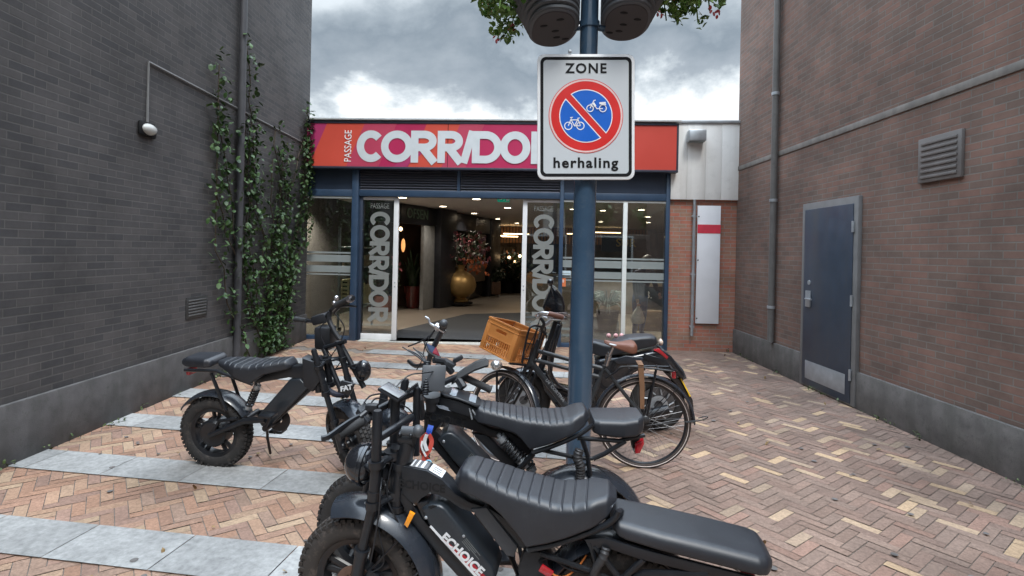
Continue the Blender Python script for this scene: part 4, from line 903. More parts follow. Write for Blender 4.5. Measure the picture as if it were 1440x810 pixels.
# frame: head tube, backbone plates, down tube, seat rail
hdt = MB(); hdt.tube([A(557, 716), A(563, 655)], .030, 22); hdt.tube([A(563, 657), A(563.6, 648)], .037, 22); hdt.tube([A(557, 716), A(557.4, 708)], .037, 22)
tp = 0.03
def plateA(pts, y0=-.036, y1=.036, bev=.006): return MB().prism(FA.poly(pts, y0), y0, y1, bev)
fr = MB()
fr.prism(FA.poly([(564, 655), (600, 662), (622, 675), (640, 694), (660, 706), (690, 716), (716, 733), (744, 768), (742, 776), (724, 766), (700, 740), (676, 725), (648, 716), (630, 704), (617, 697), (604, 694), (592, 702), (585, 712), (575, 705), (564, 694)], -.036), -.036, .036, .006)
fr.prism(FA.poly([(563, 690), (576, 703), (594, 730), (640, 782), (700, 850), (690, 862), (626, 792), (580, 737), (562, 705)], -.03), -.03, .03, .006)
fr.prism(FA.poly([(585, 708), (600, 705), (612, 722), (596, 732)], -.034), -.034, .034, .004)
fa = fr.build('frame', M_metal, ba); hdt.build('head_tube', M_metal, fa)
pp = plateA([(662, 716), (684, 714), (728, 770), (722, 784), (712, 782)], -.045, .045); pp.build('seat_tube', M_grey, fa)
sp = MB(); sp.ball(A(583, 709, -.03), (.006, .004, .006), 8, 6); sp.build('bolt', M_steel, fa)
edge_text(fa, 'plate_lettering', 'ECHOICE', FA.xz(569, 681, -.037), FA.xz(617, 687, -.037), -.0375, M_dark, .046, .001, .98)
# label on the backbone
def on_top(pts, z): return [A(a, b_, y) for a, b_, y in pts]
def lab(P0, P1, u0, u1, v0, v1, up, name, m_, par):
    a, b_ = A(*P0, -.036), A(*P1, -.036); a.y = b_.y = 0; d_ = (b_ - a).normalized(); n_ = Vector((-d_.z, 0, d_.x)); n_ = n_ if n_.z > 0 else -n_
    g_ = lambda u, v: a.lerp(b_, u) + n_ * up + Vector((0, -.030 + .060 * v, 0))
    return slab(MB(), [g_(u0, v0), g_(u1, v0), g_(u1, v1), g_(u0, v1)], .0015).build(name, m_, par or fa)
lo_ = lab((564, 655), (600, 662), .30, .98, 0, 1, .003, 'label_sticker', mat('label_grey', (.12, .12, .125), .5), None)
for u0, u1 in ((.34, .40), (.52, .60), (.72, .84)): lab((564, 655), (600, 662), u0, u1, .05, .95, .0048, 'stripe', M_white, lo_)
wl_ = lab((600, 662), (622, 675), .08, .92, .04, .96, .003, 'white_label', M_white, lo_)
for v0 in (.2, .42, .64): lab((600, 662), (622, 675), .25, .75, v0, v0 + .07, .0046, 'label_print', mat('label_ink', (.2, .2, .2), .6), wl_)
m = MB()
for s in (-1, 1):
    for q in (lg[1], lg[2]): m.ball((q.x - .03, s * .088, q.z + .002), (.006, .006, .006), 8, 6)
m.build('clamp_bolts', M_steel, fa)
# battery
yb = .05
bt = MB(); P = FA.poly([(592, 717), (597, 713), (604, 710), (618, 711), (626, 716), (692, 798), (697, 812), (692, 830), (684, 838), (674, 829), (604, 743)], -yb); bt.prism(P, -yb, .095, .014, 3)
bo = bt.build('battery', M_batt, ba)
MB().prism(FA.poly([(616, 706), (637, 707), (672, 748), (664, 756)], -.052), -.03, .03, .004)
m = MB(); P = FA.poly([(602, 712.5), (608, 711), (614, 712), (606, 716)], -.0515); m.prism(P, -.0515, -.046); m.build('key_recess', M_dark, bo)
m = MB(); q = [FA.xz(a, b_, -.0505) for a, b_ in ((608, 744), (603, 748), (690, 850), (702, 826))]; m.prism([FA.xz(a, b_, -.0515) for a, b_ in ((604, 741), (606, 739), (693, 833), (691, 837))], -.0515, -.049); m.build('white_line', M_white, bo)
m = MB(); m.prism([FA.xz(a, b_, -.0512) for a, b_ in ((622, 757), (660, 787), (694, 822), (690, 832))], -.0512, -.049); m.build('red_band', mat('battery_red', (.35, .012, .02), .4), bo)
edge_text(bo, 'battery_lettering', 'ECHOICE', FA.xz(621, 752, -.053), FA.xz(679, 808, -.053), -.0525, M_white, .050, .0022, .97)
t = MB(); u, v_ = A(650, 738, -.053), A(664, 752, -.053)
def print_bars(par, fr_, a, b_, m_):            # small illegible print as fine bars along the case
    P0, P1 = Vector((*fr_.xz(*a, -.053), 0)), Vector((*fr_.xz(*b_, -.053), 0)); d_ = (P1 - P0).normalized(); n_ = Vector((-d_.y, d_.x, 0)); m = MB(); L_ = (P1 - P0).length
    for k, w_ in enumerate((.9, .7, 1.0, .5)):
        o_ = P0 + n_ * (.012 - .007 * k); e_ = o_ + d_ * L_ * w_; h_ = n_ * .0013; m.prism([(q.x, q.y) for q in (o_ - h_, e_ - h_, e_ + h_, o_ + h_)], -.0518, -.0505)
    return m.build('rating_print', m_, par, 0)
print_bars(bo, FA, (652, 760), (674, 787), mat('print_grey', (.12, .13, .13), .6))
MB().ball(A(652, 754, -.051), (.006, .003, .006), 8, 6).build('lock', M_steel, bo); MB().ball(A(599, 728, -.051), (.007, .003, .007), 10, 6).build('bolt', M_steel, bo)
# saddle, rail, pillion pad
cs = [FA.xz(a, b_, -.10) for a, b_ in ((634, 676), (642, 667), (656, 667), (680, 676), (720, 692), (783, 710), (812, 710), (838, 705), (856, 704), (868, 712))]
bs = [FA.xz(a, b_, -.10) for a, b_ in ((634, 692), (665, 700), (690, 710), (705, 722), (725, 745), (741, 767), (770, 761), (800, 752), (840, 738), (858, 728), (868, 718))]
sm = [FA.xz(a, b_, -.10)[0] for a, b_ in ((668, 672), (683, 680), (698, 686), (713, 691), (728, 695), (743, 699), (758, 704), (774, 708), (790, 710), (806, 710), (824, 708))]
seat = seat_part(ba, 'seat', cs, bs, [(0, .07), (.1, .088), (.3, .108), (.7, .118), (.85, .112), (.95, .085), (1, .06)], sm, slope=.008, sag=.0032)
rl = MB()
for s in (-1, 1): rl.tube(smooth_path([A(x, y, s * .10) for x, y in ((744, 772), (775, 766), (805, 757), (842, 743), (862, 731), (870, 718))], 4), .0115, 10)
rl.tube(smooth_path([A(862, 731, -.10), A(872, 720, -.05), A(872, 720, .05), A(862, 731, .10)], 5), .0115, 10)
rl.tube([A(744, 772, -.10), A(744, 772, .10)], .012, 10); rl.build('seat_rail', M_metal, fa)
pc = [FA.xz(a, b_, -.11) for a, b_ in ((858, 742), (866, 738), (880, 741), (930, 753), (985, 766), (1060, 785), (1085, 792), (1094, 800))]
pb = [FA.xz(a, b_, -.11) for a, b_ in ((858, 752), (880, 763), (930, 776), (990, 791), (1060, 809), (1086, 815), (1094, 811))]
seat_part(ba, 'pillion_pad', pc, pb, [(0, .09), (.06, .10), (.3, .112), (.9, .112), (1, .09)], (), r=.042)
pr = MB()
for s in (-1, 1):
    pr.prism(FA.poly([(822, 757), (850, 755), (900, 770), (990, 793), (1085, 817), (1083, 828), (985, 806), (900, 785), (850, 768), (830, 772)], -.09), s * .09 - .008, s * .09 + .008, .003)
    pr.tube([A(836, 766, s * .09), A(870, 812, s * .075), A(895, 850, s * .08)], .011, 8); pr.tube([A(905, 786, s * .09), A(862, 826, s * .08)], .012, 8)
    pr.tube([A(995, 806, s * .09), A(905, 806, s * .085), A(862, 828, s * .08)], .013, 8); pr.tube([A(760, 778, s * .08), A(840, 806, s * .08), A(880, 826, s * .08)], .010, 8); pr.tube([A(830, 762, s * .09), A(842, 806, s * .08)], .010, 8)
pr.tube([A(1075, 820, -.09), A(1075, 820, .09)], .01, 8); pr.build('pillion_frame', M_metal, fa)
m = MB(); m.prism(FA.poly([(1045, 815), (1066, 820), (1056, 850), (1043, 846)], -.03), -.04, .04, .006); m.build('tail_light', M_red, ba)
frame_common(ba, RXA, None, None, .32, .66, None)
shock(ba, A(752, 778, 0), A(790, 836, 0)); 
m = MB(); m.prism(FA.poly([(737, 775), (768, 776), (776, 812), (764, 850), (738, 846), (728, 800)], -.05), -.055, .05, .008); m.build('controller_box', M_plastic, ba)
m = MB(); m.box(A(768, 803, -.08), (.05, .01, .03), Matrix.Rotation(.5, 4, 'Y'), .003); m.build('reflector', M_red, ba)
mo = MB(); mo.lathe([(0, -.07), (.05, -.07), (.085, -.06), (.1, -.045), (.1, .045), (.085, .06), (.05, .07), (0, .07)], (RXA, 0, HZ), 'Y', 36); mo.build('hub_motor', M_metal, ba)
m = MB(); m.prism(FA.poly([(569, 736), (577, 718), (584, 722), (574, 741)], -.05), -.06, -.045, .004); m.build('amber_reflector', M_amber, ba)
lk = MB(); lk.tube(smooth_path([A(852, 770, -.10), A(848, 784, -.11), A(838, 800, -.11), A(832, 818, -.10)], 5), [.014 + .003 * (k % 2) for k in range(16)], 10); lk.build('chain_lock', mat('lock_sleeve', (.03, .03, .032), .5), ba)
cable(ba, [A(537, 672, -.06), A(535, 690, -.11), A(533, 720, -.11), A(527, 760, -.115), A(521, 790, -.11)]); cable(ba, [A(556, 640, -.02), A(548, 664, -.04), A(545, 700, -.05), A(560, 735, -.05)])
cable(ba, [A(543, 690, .04), A(541, 720, .02), A(533, 745, -.06), A(540, 790, -.06), A(520, 806, -.08)], .003)
cable(ba, [A(758, 790, -.06), A(775, 784, -.07), A(800, 800, -.07), A(830, 806, -.06)], .005); cable(ba, [A(765, 800, -.06), A(790, 812, -.07), A(812, 798, -.06), A(825, 780, -.05)], .004, m_=mat('orange_wire', (.5, .15, .03), .5))

# ------------------------------------------------------------------ bike B: behind A, with phone bag on its top tube
FB = Frame(-.665, 2.60, 0, 2); B = FB.p
BW = lambda px, py, z: FB.L(W(px, py, z))
bb = thing('fat_bike', 'second fat-tyred e-bike with a phone pouch on its frame and a short rounded rear pad', 'e-bike', FB, group='fat-tyred black e-bikes')
RXB = 1.02; MSB = about((.0, 0, HZ), -20, (.14, 0, 1))
fat_wheel(bb, (0, 0, HZ), MSB, M_rubber); fat_wheel(bb, (RXB, 0, HZ), I4, M_rubber)
mudguard(bb, (RXB, 0, HZ), 14, 150, .290, .082, I4, M_guard, .036); mudguard(bb, (0, 0, HZ), 5, 74, .278, .064, MSB, M_guard)
m = MB(); m.tube([(RXB + .02, -.07, HZ + .02), (RXB + .215, -.068, HZ + .215)], .0035, 6); m.tube([(RXB + .02, .07, HZ + .02), (RXB + .215, .068, HZ + .215)], .0035, 6); m.build('mudguard_stay', M_silver, bb)
m = MB()
for k in range(3): a0 = 62 - k * 3.2; d = Vector((math.cos(R(a0)), 0, math.sin(R(a0)))); m.box(Vector((RXB, -.036, HZ)) + d * .2985, (.010, .03, .0025), Matrix.Rotation(R(90 - a0), 4, 'Y'))
m.build('guard_decal', mat('faded_decal', (.5, .52, .4), .5), bb)
lgB = [(.0, HZ), (.075, .60), (.10, .77), (.13, .97)]
fork(bb, MSB, lgB, .16, .60, .77)
hx0, hz0 = FB.xz(603, 625); hx1, hz1 = FB.xz(608, 572)
m = MB(); m.tube([(hx0, 0, hz0), (hx1, 0, hz1)], .030, 22); hB = MB()
fr = MB()
fr.prism(FB.poly([(611, 566), (640, 574), (664, 585), (676, 596), (690, 604), (715, 608), (733, 618), (750, 634), (746, 642), (730, 632), (714, 620), (690, 615), (668, 607), (650, 601), (632, 597), (621, 594), (612, 606), (603, 622), (603, 600)], -.036), -.036, .036, .006)
fr.prism(FB.poly([(605, 612), (614, 618), (640, 652), (720, 745), (712, 756), (628, 652), (602, 622)], -.03), -.03, .03, .005)
fr.prism(FB.poly([(606, 610), (612, 606), (626, 618), (618, 628)], -.035), -.034, .034, .004)
fb = fr.build('frame', M_metal, bb); m.build('head_tube', M_metal, fb)
st_ = MB(); st_.prism(FB.poly([(664, 610), (684, 612), (738, 660), (728, 668), (716, 662)], -.03), -.032, .032, .004); st_.build('seat_tube', M_metal, fb)
bt = MB(); bt.prism(FB.poly([(615, 620), (620, 613), (628, 608), (636, 609), (645, 615), (690, 660), (712, 685), (706, 714), (696, 708), (636, 648)], -yb), -yb, .085, .012, 3); bo = bt.build('battery', M_batt, bb)
MB().ball(B(624, 621, -.051), (.007, .003, .008), 10, 6).build('lock', M_steel, bo); print_bars(bo, FB, (660, 640), (678, 659), MATS['print_grey'])
cs = [FB.xz(a, b_, -.10) for a, b_ in ((663, 579), (669, 574), (698, 580), (740, 589), (775, 592), (800, 590), (815, 583), (826, 580), (832, 588))]
bs = [FB.xz(a, b_, -.10) for a, b_ in ((663, 596), (700, 603), (725, 611), (733, 618), (745, 632), (766, 626), (790, 617), (815, 606), (832, 595))]
sm = [FB.xz(680 + 9.4 * k, 585, -.10)[0] for k in range(13)]
seat_part(bb, 'seat', cs, bs, [(0, .065), (.1, .08), (.3, .095), (.7, .115), (.85, .11), (.95, .085), (1, .06)], sm, slope=.008, sag=.0032)
rl = MB()
for s in (-1, 1):
    rl.tube(smooth_path([B(x, y, s * .10) for x, y in ((748, 637), (770, 630), (793, 621), (818, 609), (834, 597))], 4), .0105, 10)
    rl.tube([B(812, 616, s * .085), B(870, 620, s * .085), B(906, 612, s * .06)], .010, 10)
    rl.tube([B(818, 616, s * .085), B(826, 640, s * .08), B(830, 668, s * .078)], .011, 10); rl.tube([B(880, 620, s * .085), B(850, 638, s * .08), B(834, 645, s * .08)], .011, 10); rl.tube([B(758, 632, s * .085), B(812, 644, s * .08), B(834, 645, s * .08)], .009, 10)
    rl.tube([B(750, 638, s * .085), B(722, 668, s * .06)], .013, 8)
rl.build('seat_rail', M_metal, fb)
pc = [FB.xz(a, b_, -.11) for a, b_ in ((832, 600), (836, 592), (850, 592.5), (880, 593), (900, 591), (908, 590), (911, 597))]
pb = [FB.xz(a, b_, -.11) for a, b_ in ((832, 610), (845, 614), (870, 617), (895, 616), (911, 609))]
seat_part(bb, 'pillion_pad', pc, pb, [(0, .09), (.15, .105), (.6, .11), (.85, .10), (1, .065)], (), r=.026)
m = MB(); m.prism(FB.poly([(893, 624), (905, 617), (906, 624), (900, 637), (893, 638)], -.03), -.035, .035, .005); m.build('tail_light', M_red, bb)
MB().prism(FB.poly([(888, 616), (900, 616), (900, 624), (890, 632)], -.02), -.02, .02, .003).build('tail_light_bracket', M_metal, bb)
frame_common(bb, RXB, None, None, .40, .62, None)
shock(bb, B(700, 610, -.05), B(741, 657, -.05)); shock(bb, B(722, 616, .05), B(752, 668, .05))
MB().lathe([(0, -.07), (.05, -.07), (.085, -.06), (.1, -.045), (.1, .045), (.085, .06), (.05, .07), (0, .07)], (RXB, 0, HZ), 'Y', 36).build('hub_motor', M_metal, bb)
lk = MB(); lk.tube(smooth_path([B(815, 632, -.10), B(812, 644, -.105), B(816, 656, -.105), B(816, 668, -.10), B(815, 678, -.1)], 6), [.020 + .003 * (k % 2) for k in range(25)], 10); lk.build('chain_lock', MATS['lock_sleeve'], bb)
# phone pouch
pg = MB(); F0, F1 = FB.xz(622, 566, -.05), FB.xz(668, 592, -.05)
pg.loft([rrect(w_, zb_, zt_, .02, .01, x_, 0) for x_, zb_, zt_, w_ in [(FB.xz(px, 570, -.04)[0], FB.xz(px, y0_, -.04)[1], FB.xz(px, y1_, -.04)[1], ww) for px, y0_, y1_, ww in ((612, 566, 559, .028), (620, 573, 556, .048), (640, 580, 559, .058), (655, 584, 564, .060), (668, 588, 570, .056), (674, 587, 573, .036))]])
po = pg.build('phone_pouch', M_plastic, bb)
fl = MB(); fl.loft([rrect(w_, zb_, zb_ + .012, .006, .004, x_, 0) for x_, zb_, w_ in [(FB.xz(px, 570, -.04)[0], FB.xz(px, yy_, -.04)[1], ww) for px, yy_, ww in ((619, 556, .04), (626, 556.5, .064), (645, 560, .074), (660, 565.5, .074), (672, 571, .068), (677, 573.5, .04))]]); fl.build('pouch_lid', M_plastic, po)
wz = lambda px, py: FB.xz(px, py, -.04)
zp = [(wz(px, py)[0], wz(px, py)[1] + .0135) for px, py in ((633, 557.5), (669, 569.5))]
wd = MB(); wd.loft([[Vector((x_, y_, z_)) for y_, z_ in ((-.056, z0_), (.056, z0_), (.056, z0_ + .002), (-.056, z0_ + .002))] for x_, z0_ in zp]); wd.build('clear_window', mat('pouch_window', (.36, .40, .44), .08, coat=1), po)
m = MB(); m.prism(FB.poly([(622, 555), (625, 549), (632, 545), (645, 545), (652, 549), (654, 555), (646, 562), (628, 560)], .055), .055, .068, .004); m.build('raised_flap', M_plastic, po)
m = MB(); m.prism(FB.poly([(613, 569.5), (625, 571), (648, 580), (648, 582), (618, 574)], -.052), -.0535, -.049); m.build('reflective_stripe', mat('reflective_grey', (.25, .28, .33), .3), po); m = MB(); m.tube([B(660, 574, -.056), B(664, 590, -.06)], .004, 6); m.tube([B(664, 576, -.056), B(669, 584, -.058)], .004, 6); m.build('zip_pull', M_steel, po)
edge_text(fb, 'plate_lettering', 'ECHOICE', FB.xz(611, 588, -.037), FB.xz(640, 593, -.037), -.0375, M_dark, .05, .001, .95)
# handlebar, controls, display
bar = [BW(516, 587, 2.25), BW(535, 574, 2.30), BW(560, 562, 2.38), BW(583, 552, 2.45), BW(608, 546, 2.52), BW(632, 534, 2.60), BW(648, 528, 2.65)]
hb = MB().tube(smooth_path(bar, 4), .0155, 14).build('handlebar', M_metal, bb)
grips(hb, BW(516, 587, 2.25), BW(474, 611, 2.16), .026); grips(hb, BW(648, 528, 2.65), BW(690, 548, 2.68), .018)
m = MB(); m.loft([[BW(px, py, 2.64) + Vector((0, dy, dz)) for dy, dz in ((-.03, -.01), (.03, -.01), (.035, .0), (.02, h_), (-.02, h_), (-.035, 0))] for px, py, h_ in ((636, 536, .02), (652, 526, .026), (668, 517, .028), (682, 512, .026), (687, 511, .012))]); m.build('palm_grip', M_grip, hb)
m = MB(); m.tube(smooth_path([BW(512, 583, 2.24), BW(497, 590, 2.20), BW(480, 601, 2.15), BW(462, 614, 2.10), BW(452, 617, 2.09)], 4), .0085, 8, flat=1.5); m.tube([BW(518, 577, 2.25), BW(506, 587, 2.22)], .014, 10); m.build('brake_lever', M_metal, hb)
m = MB(); slab(m, [BW(503, 574, 2.24), BW(518, 594, 2.20), BW(529, 582, 2.28), BW(513, 564, 2.30)], .03); sw = m.build('switch_cluster', M_plastic, hb)
m = MB()
for px, py in ((511, 578), (517, 584), (520, 574), (524, 579)): m.ball(BW(px, py, 2.243), (.007, .007, .005), 8, 6)
m.build('buttons', M_grey, sw); MB().box(BW(523, 573, 2.25), (.05, .035, .03), None, .006).build('throttle_housing', M_plastic, hb)
m = MB(); slab(m, [BW(531.5, 545, 2.20), BW(561, 562.5, 2.17), BW(574, 553, 2.28), BW(547, 536, 2.30)], .014); ds = m.build('display', M_plastic, hb)
m = MB(); q4 = [BW(534.5, 545, 2.197), BW(560.5, 560, 2.168), BW(571, 552.6, 2.275), BW(547.5, 538, 2.295)]; nn = (q4[1] - q4[0]).cross(q4[3] - q4[0]).normalized(); nn = nn if nn.z > 0 else -nn
slab(m, [v + nn * .0016 for v in q4], .002); m.build('screen', mat('display_screen', (.20, .21, .22), .25, coat=.4), ds); MB().tube([BW(553, 556, 2.26), BW(547, 572, 2.32)], .011, 8).build('display_bracket', M_metal, ds)
m = MB(); slab(m, [BW(592, 550, 2.47), BW(594, 514, 2.50), BW(627, 514, 2.52), BW(624, 551, 2.49)], .03); ph = m.build('phone_holder', M_grey, hb); m = MB(); m.ball(BW(611, 527, 2.478), (.008, .006, .008), 10, 8); m.box(BW(600, 520, 2.483), (.03, .006, .01), None, .002); m.build('holder_latch', M_plastic, ph)
m = MB(); m.tube([BW(608, 575, 2.56), BW(608, 556, 2.54)], [.030, .036], 20); m.tube([BW(608, 562, 2.545), BW(608, 555, 2.54)], .040, 20); m.build('stem_clamp', M_grey, hb)
m = MB(); m.tube([BW(636, 524, 2.62), BW(622, 508, 2.60), BW(610, 506, 2.57)], .016, 8); m.box(BW(630, 512, 2.63), (.06, .05, .035), Matrix.Rotation(.5, 4, 'Y'), .006); m.box(BW(644, 505, 2.66), (.05, .03, .02), Matrix.Rotation(-.5, 4, 'Y'), .004); m.tube([BW(645, 534, 2.62), BW(652, 545, 2.60)], .02, 8); m.build('right_controls', M_plastic, hb)
c = BW(553, 592, 2.42); MB().ball(c, (.075, .075, .06), 24, 14).build('headlight', M_guard, bb)
m = MB(); m.tube([BW(585, 640, 2.44), BW(586, 548, 2.44)], .0165, 14); m.ball(BW(586, 548, 2.44), .0165, 12, 8); m.build('riser_tube', M_metal, bb)
coil(bb, BW(598, 556, 2.43), BW(601, 508, 2.52), .012, 14, .004); coil(bb, BW(572, 552, 2.40), BW(588, 540, 2.42), .007, 8, .003)
cable(bb, [BW(556, 545, 2.3), BW(575, 528, 2.35), BW(600, 524, 2.42), BW(612, 522, 2.5)], .003)
for e in ((574, 488), (582, 492), (589, 489), (596, 494)): cable(bb, [BW(600, 512, 2.52), BW((600 + e[0]) / 2 - 2, 500, 2.58), BW(e[0] - 8, e[1], 2.62)], .0032)
cable(bb, [BW(520, 570, 2.28), BW(530, 560, 2.36), BW(552, 566, 2.4), BW(575, 575, 2.42), BW(590, 600, 2.45)], .0035); cable(bb, [BW(512, 566, 2.28), BW(523, 556, 2.34), BW(545, 556, 2.42), BW(566, 580, 2.45)], .0035)
# lanyard hanging from bike B
ly = thing('lanyard', 'red and white looped lanyard with a blue strap hanging from the second e-bike', 'lanyard', Frame(*FB.M.to_translation().to_2d(), 0, 2))
def strap(pts, w, z=2.50):
    m = MB(); P = smooth_path([BW(x, y, z + dz) for x, y, dz in pts], 5); secs = []
    for i, p in enumerate(P):
        t = (P[min(i + 1, len(P) - 1)] - P[max(i - 1, 0)]).normalized(); s_ = t.cross(Vector((0, 1, .25))).normalized() * w; n_ = s_.cross(t).normalized() * .0012; secs.append([p - s_ - n_, p + s_ - n_, p + s_ + n_, p - s_ + n_])
    return m.loft(secs)
strap([(606, 598, 0), (604, 605, -.01), (602, 612, -.01)], .013).build('blue_strap', mat('lanyard_blue', (.02, .09, .5), .6), ly); M_lr = mat('lanyard_red', (.48, .06, .04), .6)
strap([(601, 610, -.02), (593, 618, -.02), (591, 628, -.03), (596, 640, -.03), (603, 648, -.04)], .010).build('red_loop', M_lr, ly); strap([(603, 611, -.01), (607, 620, -.02), (604, 632, -.03), (597, 643, -.045), (595, 652, -.05)], .010).build('red_tail', M_lr, ly)
strap([(600, 611, -.035), (597, 622, -.035), (601, 634, -.045)], .008).build('white_loop', M_white, ly); strap([(594, 620, -.03), (593, 629, -.04), (599, 642, -.055)], .004).build('white_edge', M_white, ly)
MB().tube([BW(602.5, 651, 2.43) + Vector((.012 * math.cos(a * .4), 0, .012 * math.sin(a * .4))) for a in range(16)], .004, 8, True).build('ring', mat('pale_blue_ring', (.25, .55, .7), .4), ly)

# ------------------------------------------------------------------ bike C: left, facing right, turned front wheel
XC, ZC = (505 - 720) / 201, 760 / 201
FCB = Frame(XC, ZC, 172, -5); 
bc = thing('fat_bike', 'third fat-tyred e-bike at the left, facing right with white lettering on its front mudguard', 'e-bike', FCB, group='fat-tyred black e-bikes')
CW = lambda px, py, z: FCB.L(W(px, py, z))
MSC = about((0, 0, HZ), -38, (.25, 0, 1))
fat_wheel(bc, (0, 0, HZ), MSC, M_rubber); fat_wheel(bc, (1.04, 0, HZ), I4, M_rubber)
mudguard(bc, (0, 0, HZ), -5, 120, .275, .064, MSC, M_guard); mudguard(bc, (1.04, 0, HZ), 35, 150, .282, .066, I4, M_guard)
fork(bc, MSC, [(0, HZ), (.13, .62), (.18, .80), (.22, .92)], .24, .62, .80)
t = MB(); text(t, 'FAT', CW(487, 546, ZC - .285), .045, (FCB.I.to_3x3().to_4x4()) @ Matrix.Rotation(R(-14), 4, 'Y') @ Matrix.Rotation(R(-18), 4, 'X') @ UP, bold=.002, ext=.003); t.build('guard_lettering', mat('worn_white', (.42, .42, .42), .6), bc, 0)
c = CW(511, 521, ZC - .0); hlc = MB().ball(c, (.055, .05, .075), 20, 12).build('headlight', M_gloss, bc); m = MB(); m.tube([c, CW(494, 516, 3.84)], .018, 10); m.build('headlight_bracket', M_metal, hlc); m = MB(); slab(m, [CW(474, 552, ZC - .262), CW(492, 556, ZC - .262), CW(499, 540, ZC - .268), CW(480, 535, ZC - .268)], .02); m.tube([CW(486, 546, ZC - .24), CW(488, 556, ZC - .05)], .02, 8); m.build('guard_plate', M_plastic, bc)
la = lambda pts: [(p[0], p[1]) for p in pts]
fr = MB(); fr.prism([(.22, .80), (.45, .78), (.70, .68), (.72, .64), (.45, .70), (.32, .68), (.25, .62)], -.036, .036, .006); fr.prism([(.24, .66), (.30, .64), (.66, .36), (.62, .32)], -.03, .03, .005)
for s in (-1, 1): fr.tube([(.68, s * .1, .66), (.95, s * .1, .74), (1.2, s * .09, .73)], .012, 10); fr.tube([(1.0, s * .09, .72), (.9, s * .08, .45)], .012, 10)
fc = fr.build('frame', M_metal, bc); m = MB(); m.tube([(.24, 0, .60), (.27, 0, .84)], .031, 20); m.build('head_tube', M_metal, fc)
MB().prism([(.30, .64), (.36, .70), (.44, .69), (.70, .40), (.66, .34), (.60, .34)], -.05, .05, .012, 3).build('battery', M_batt, bc)
seat_part(bc, 'seat', [(.42, .80), (.46, .83), (.7, .79), (.9, .80), (.98, .80)], [(.42, .77), (.6, .73), (.70, .66), (.9, .74), (.98, .77)], [(0, .06), (.3, .105), (.7, .118), (1, .06)], [.5 + .05 * k for k in range(9)])
seat_part(bc, 'pillion_pad', [(.99, .80), (1.02, .82), (1.2, .82), (1.24, .80)], [(.99, .76), (1.2, .75), (1.24, .77)], [(0, .09), (.2, .11), (1, .08)], (), r=.03)
frame_common(bc, 1.04, None, None, .40, .62, None); shock(bc, (.70, 0, .64), (.80, 0, .42))
MB().lathe([(0, -.07), (.085, -.06), (.1, -.045), (.1, .045), (.085, .06), (0, .07)], (1.04, 0, HZ), 'Y', 36).build('hub_motor', M_metal, bc); MB().box((1.22, 0, .70), (.03, .08, .05), None, .006).build('tail_light', M_red, bc)
hb = MB().tube(smooth_path([CW(497, 419, 3.70), CW(476, 428, 3.82), CW(466, 436, 3.95), CW(456, 448, 4.05), CW(440, 452, 4.2), CW(420, 450, 4.35)], 4), .0155, 12).build('handlebar', M_metal, bc)
grips(hb, CW(493, 420, 3.72), CW(474, 429, 3.82), .023); grips(hb, CW(432, 451, 4.26), CW(416, 449, 4.38), .02)
MB().tube([CW(494.5, 419.5, 3.705), CW(491, 421, 3.725)], .026, 14).build('bar_end', M_silver, hb)
m = MB(); m.tube(smooth_path([CW(470, 440, 3.86), CW(478, 432, 3.8), CW(490, 430, 3.74), CW(501, 431, 3.70)], 4), .008, 8); m.build('brake_lever', M_metal, hb); m = MB(); m.ball(CW(473, 419, 3.86), .018, 10, 8); m.ball(CW(470, 426, 3.86), .016, 10, 8); m.build('bell', M_silver, hb)
m = MB(); m.tube(smooth_path([CW(464, 438, 3.95), CW(463, 450, 3.95), CW(470, 466, 3.93), CW(478, 478, 3.92)], 4), .018, 10); m.box(CW(458, 474, 4.0), (.13, .12, .17), None, .02); m.box(CW(452, 448, 4.05), (.12, .1, .07), Matrix.Rotation(.3, 4, 'Y'), .015); m.build('front_bag', M_plastic, bc)
m = MB()
for a, b_, r_ in (((478, 482), (512, 545), .019), ((455, 490), (484, 560), .018), ((456, 489), (486, 480), .016), ((488, 512), (500, 520), .012), ((468, 520), (505, 512), .008)): m.tube([CW(*a, 3.86), CW(*b_, 3.80)], r_, 12)
m.build('front_struts', M_metal, bc)
m = MB(); m.tube(smooth_path([CW(450, 500, 3.9), CW(449, 525, 3.85), CW(458, 545, 3.8), CW(474, 555, 3.76), CW(486, 553, 3.74)], 4), .02, 10); m.build('lock_cable', mat('navy_lock', (.02, .022, .035), .6), bc)
m = MB(); m.prism([(FCB.L(W(px, py, 3.95)).x, FCB.L(W(px, py, 3.95)).z) for px, py in ((449, 490), (466, 495), (474, 520), (462, 536), (449, 530))], -.05, .05, .01); m.build('control_box', M_plastic, bc)
for pts in (((470, 440), (484, 460), (478, 482), (466, 500)), ((466, 446), (450, 462), (456, 484), (470, 508)), ((476, 482), (482, 500), (474, 516), (462, 528))): cable(bc, [CW(x, y, 3.86) for x, y in pts], .004)
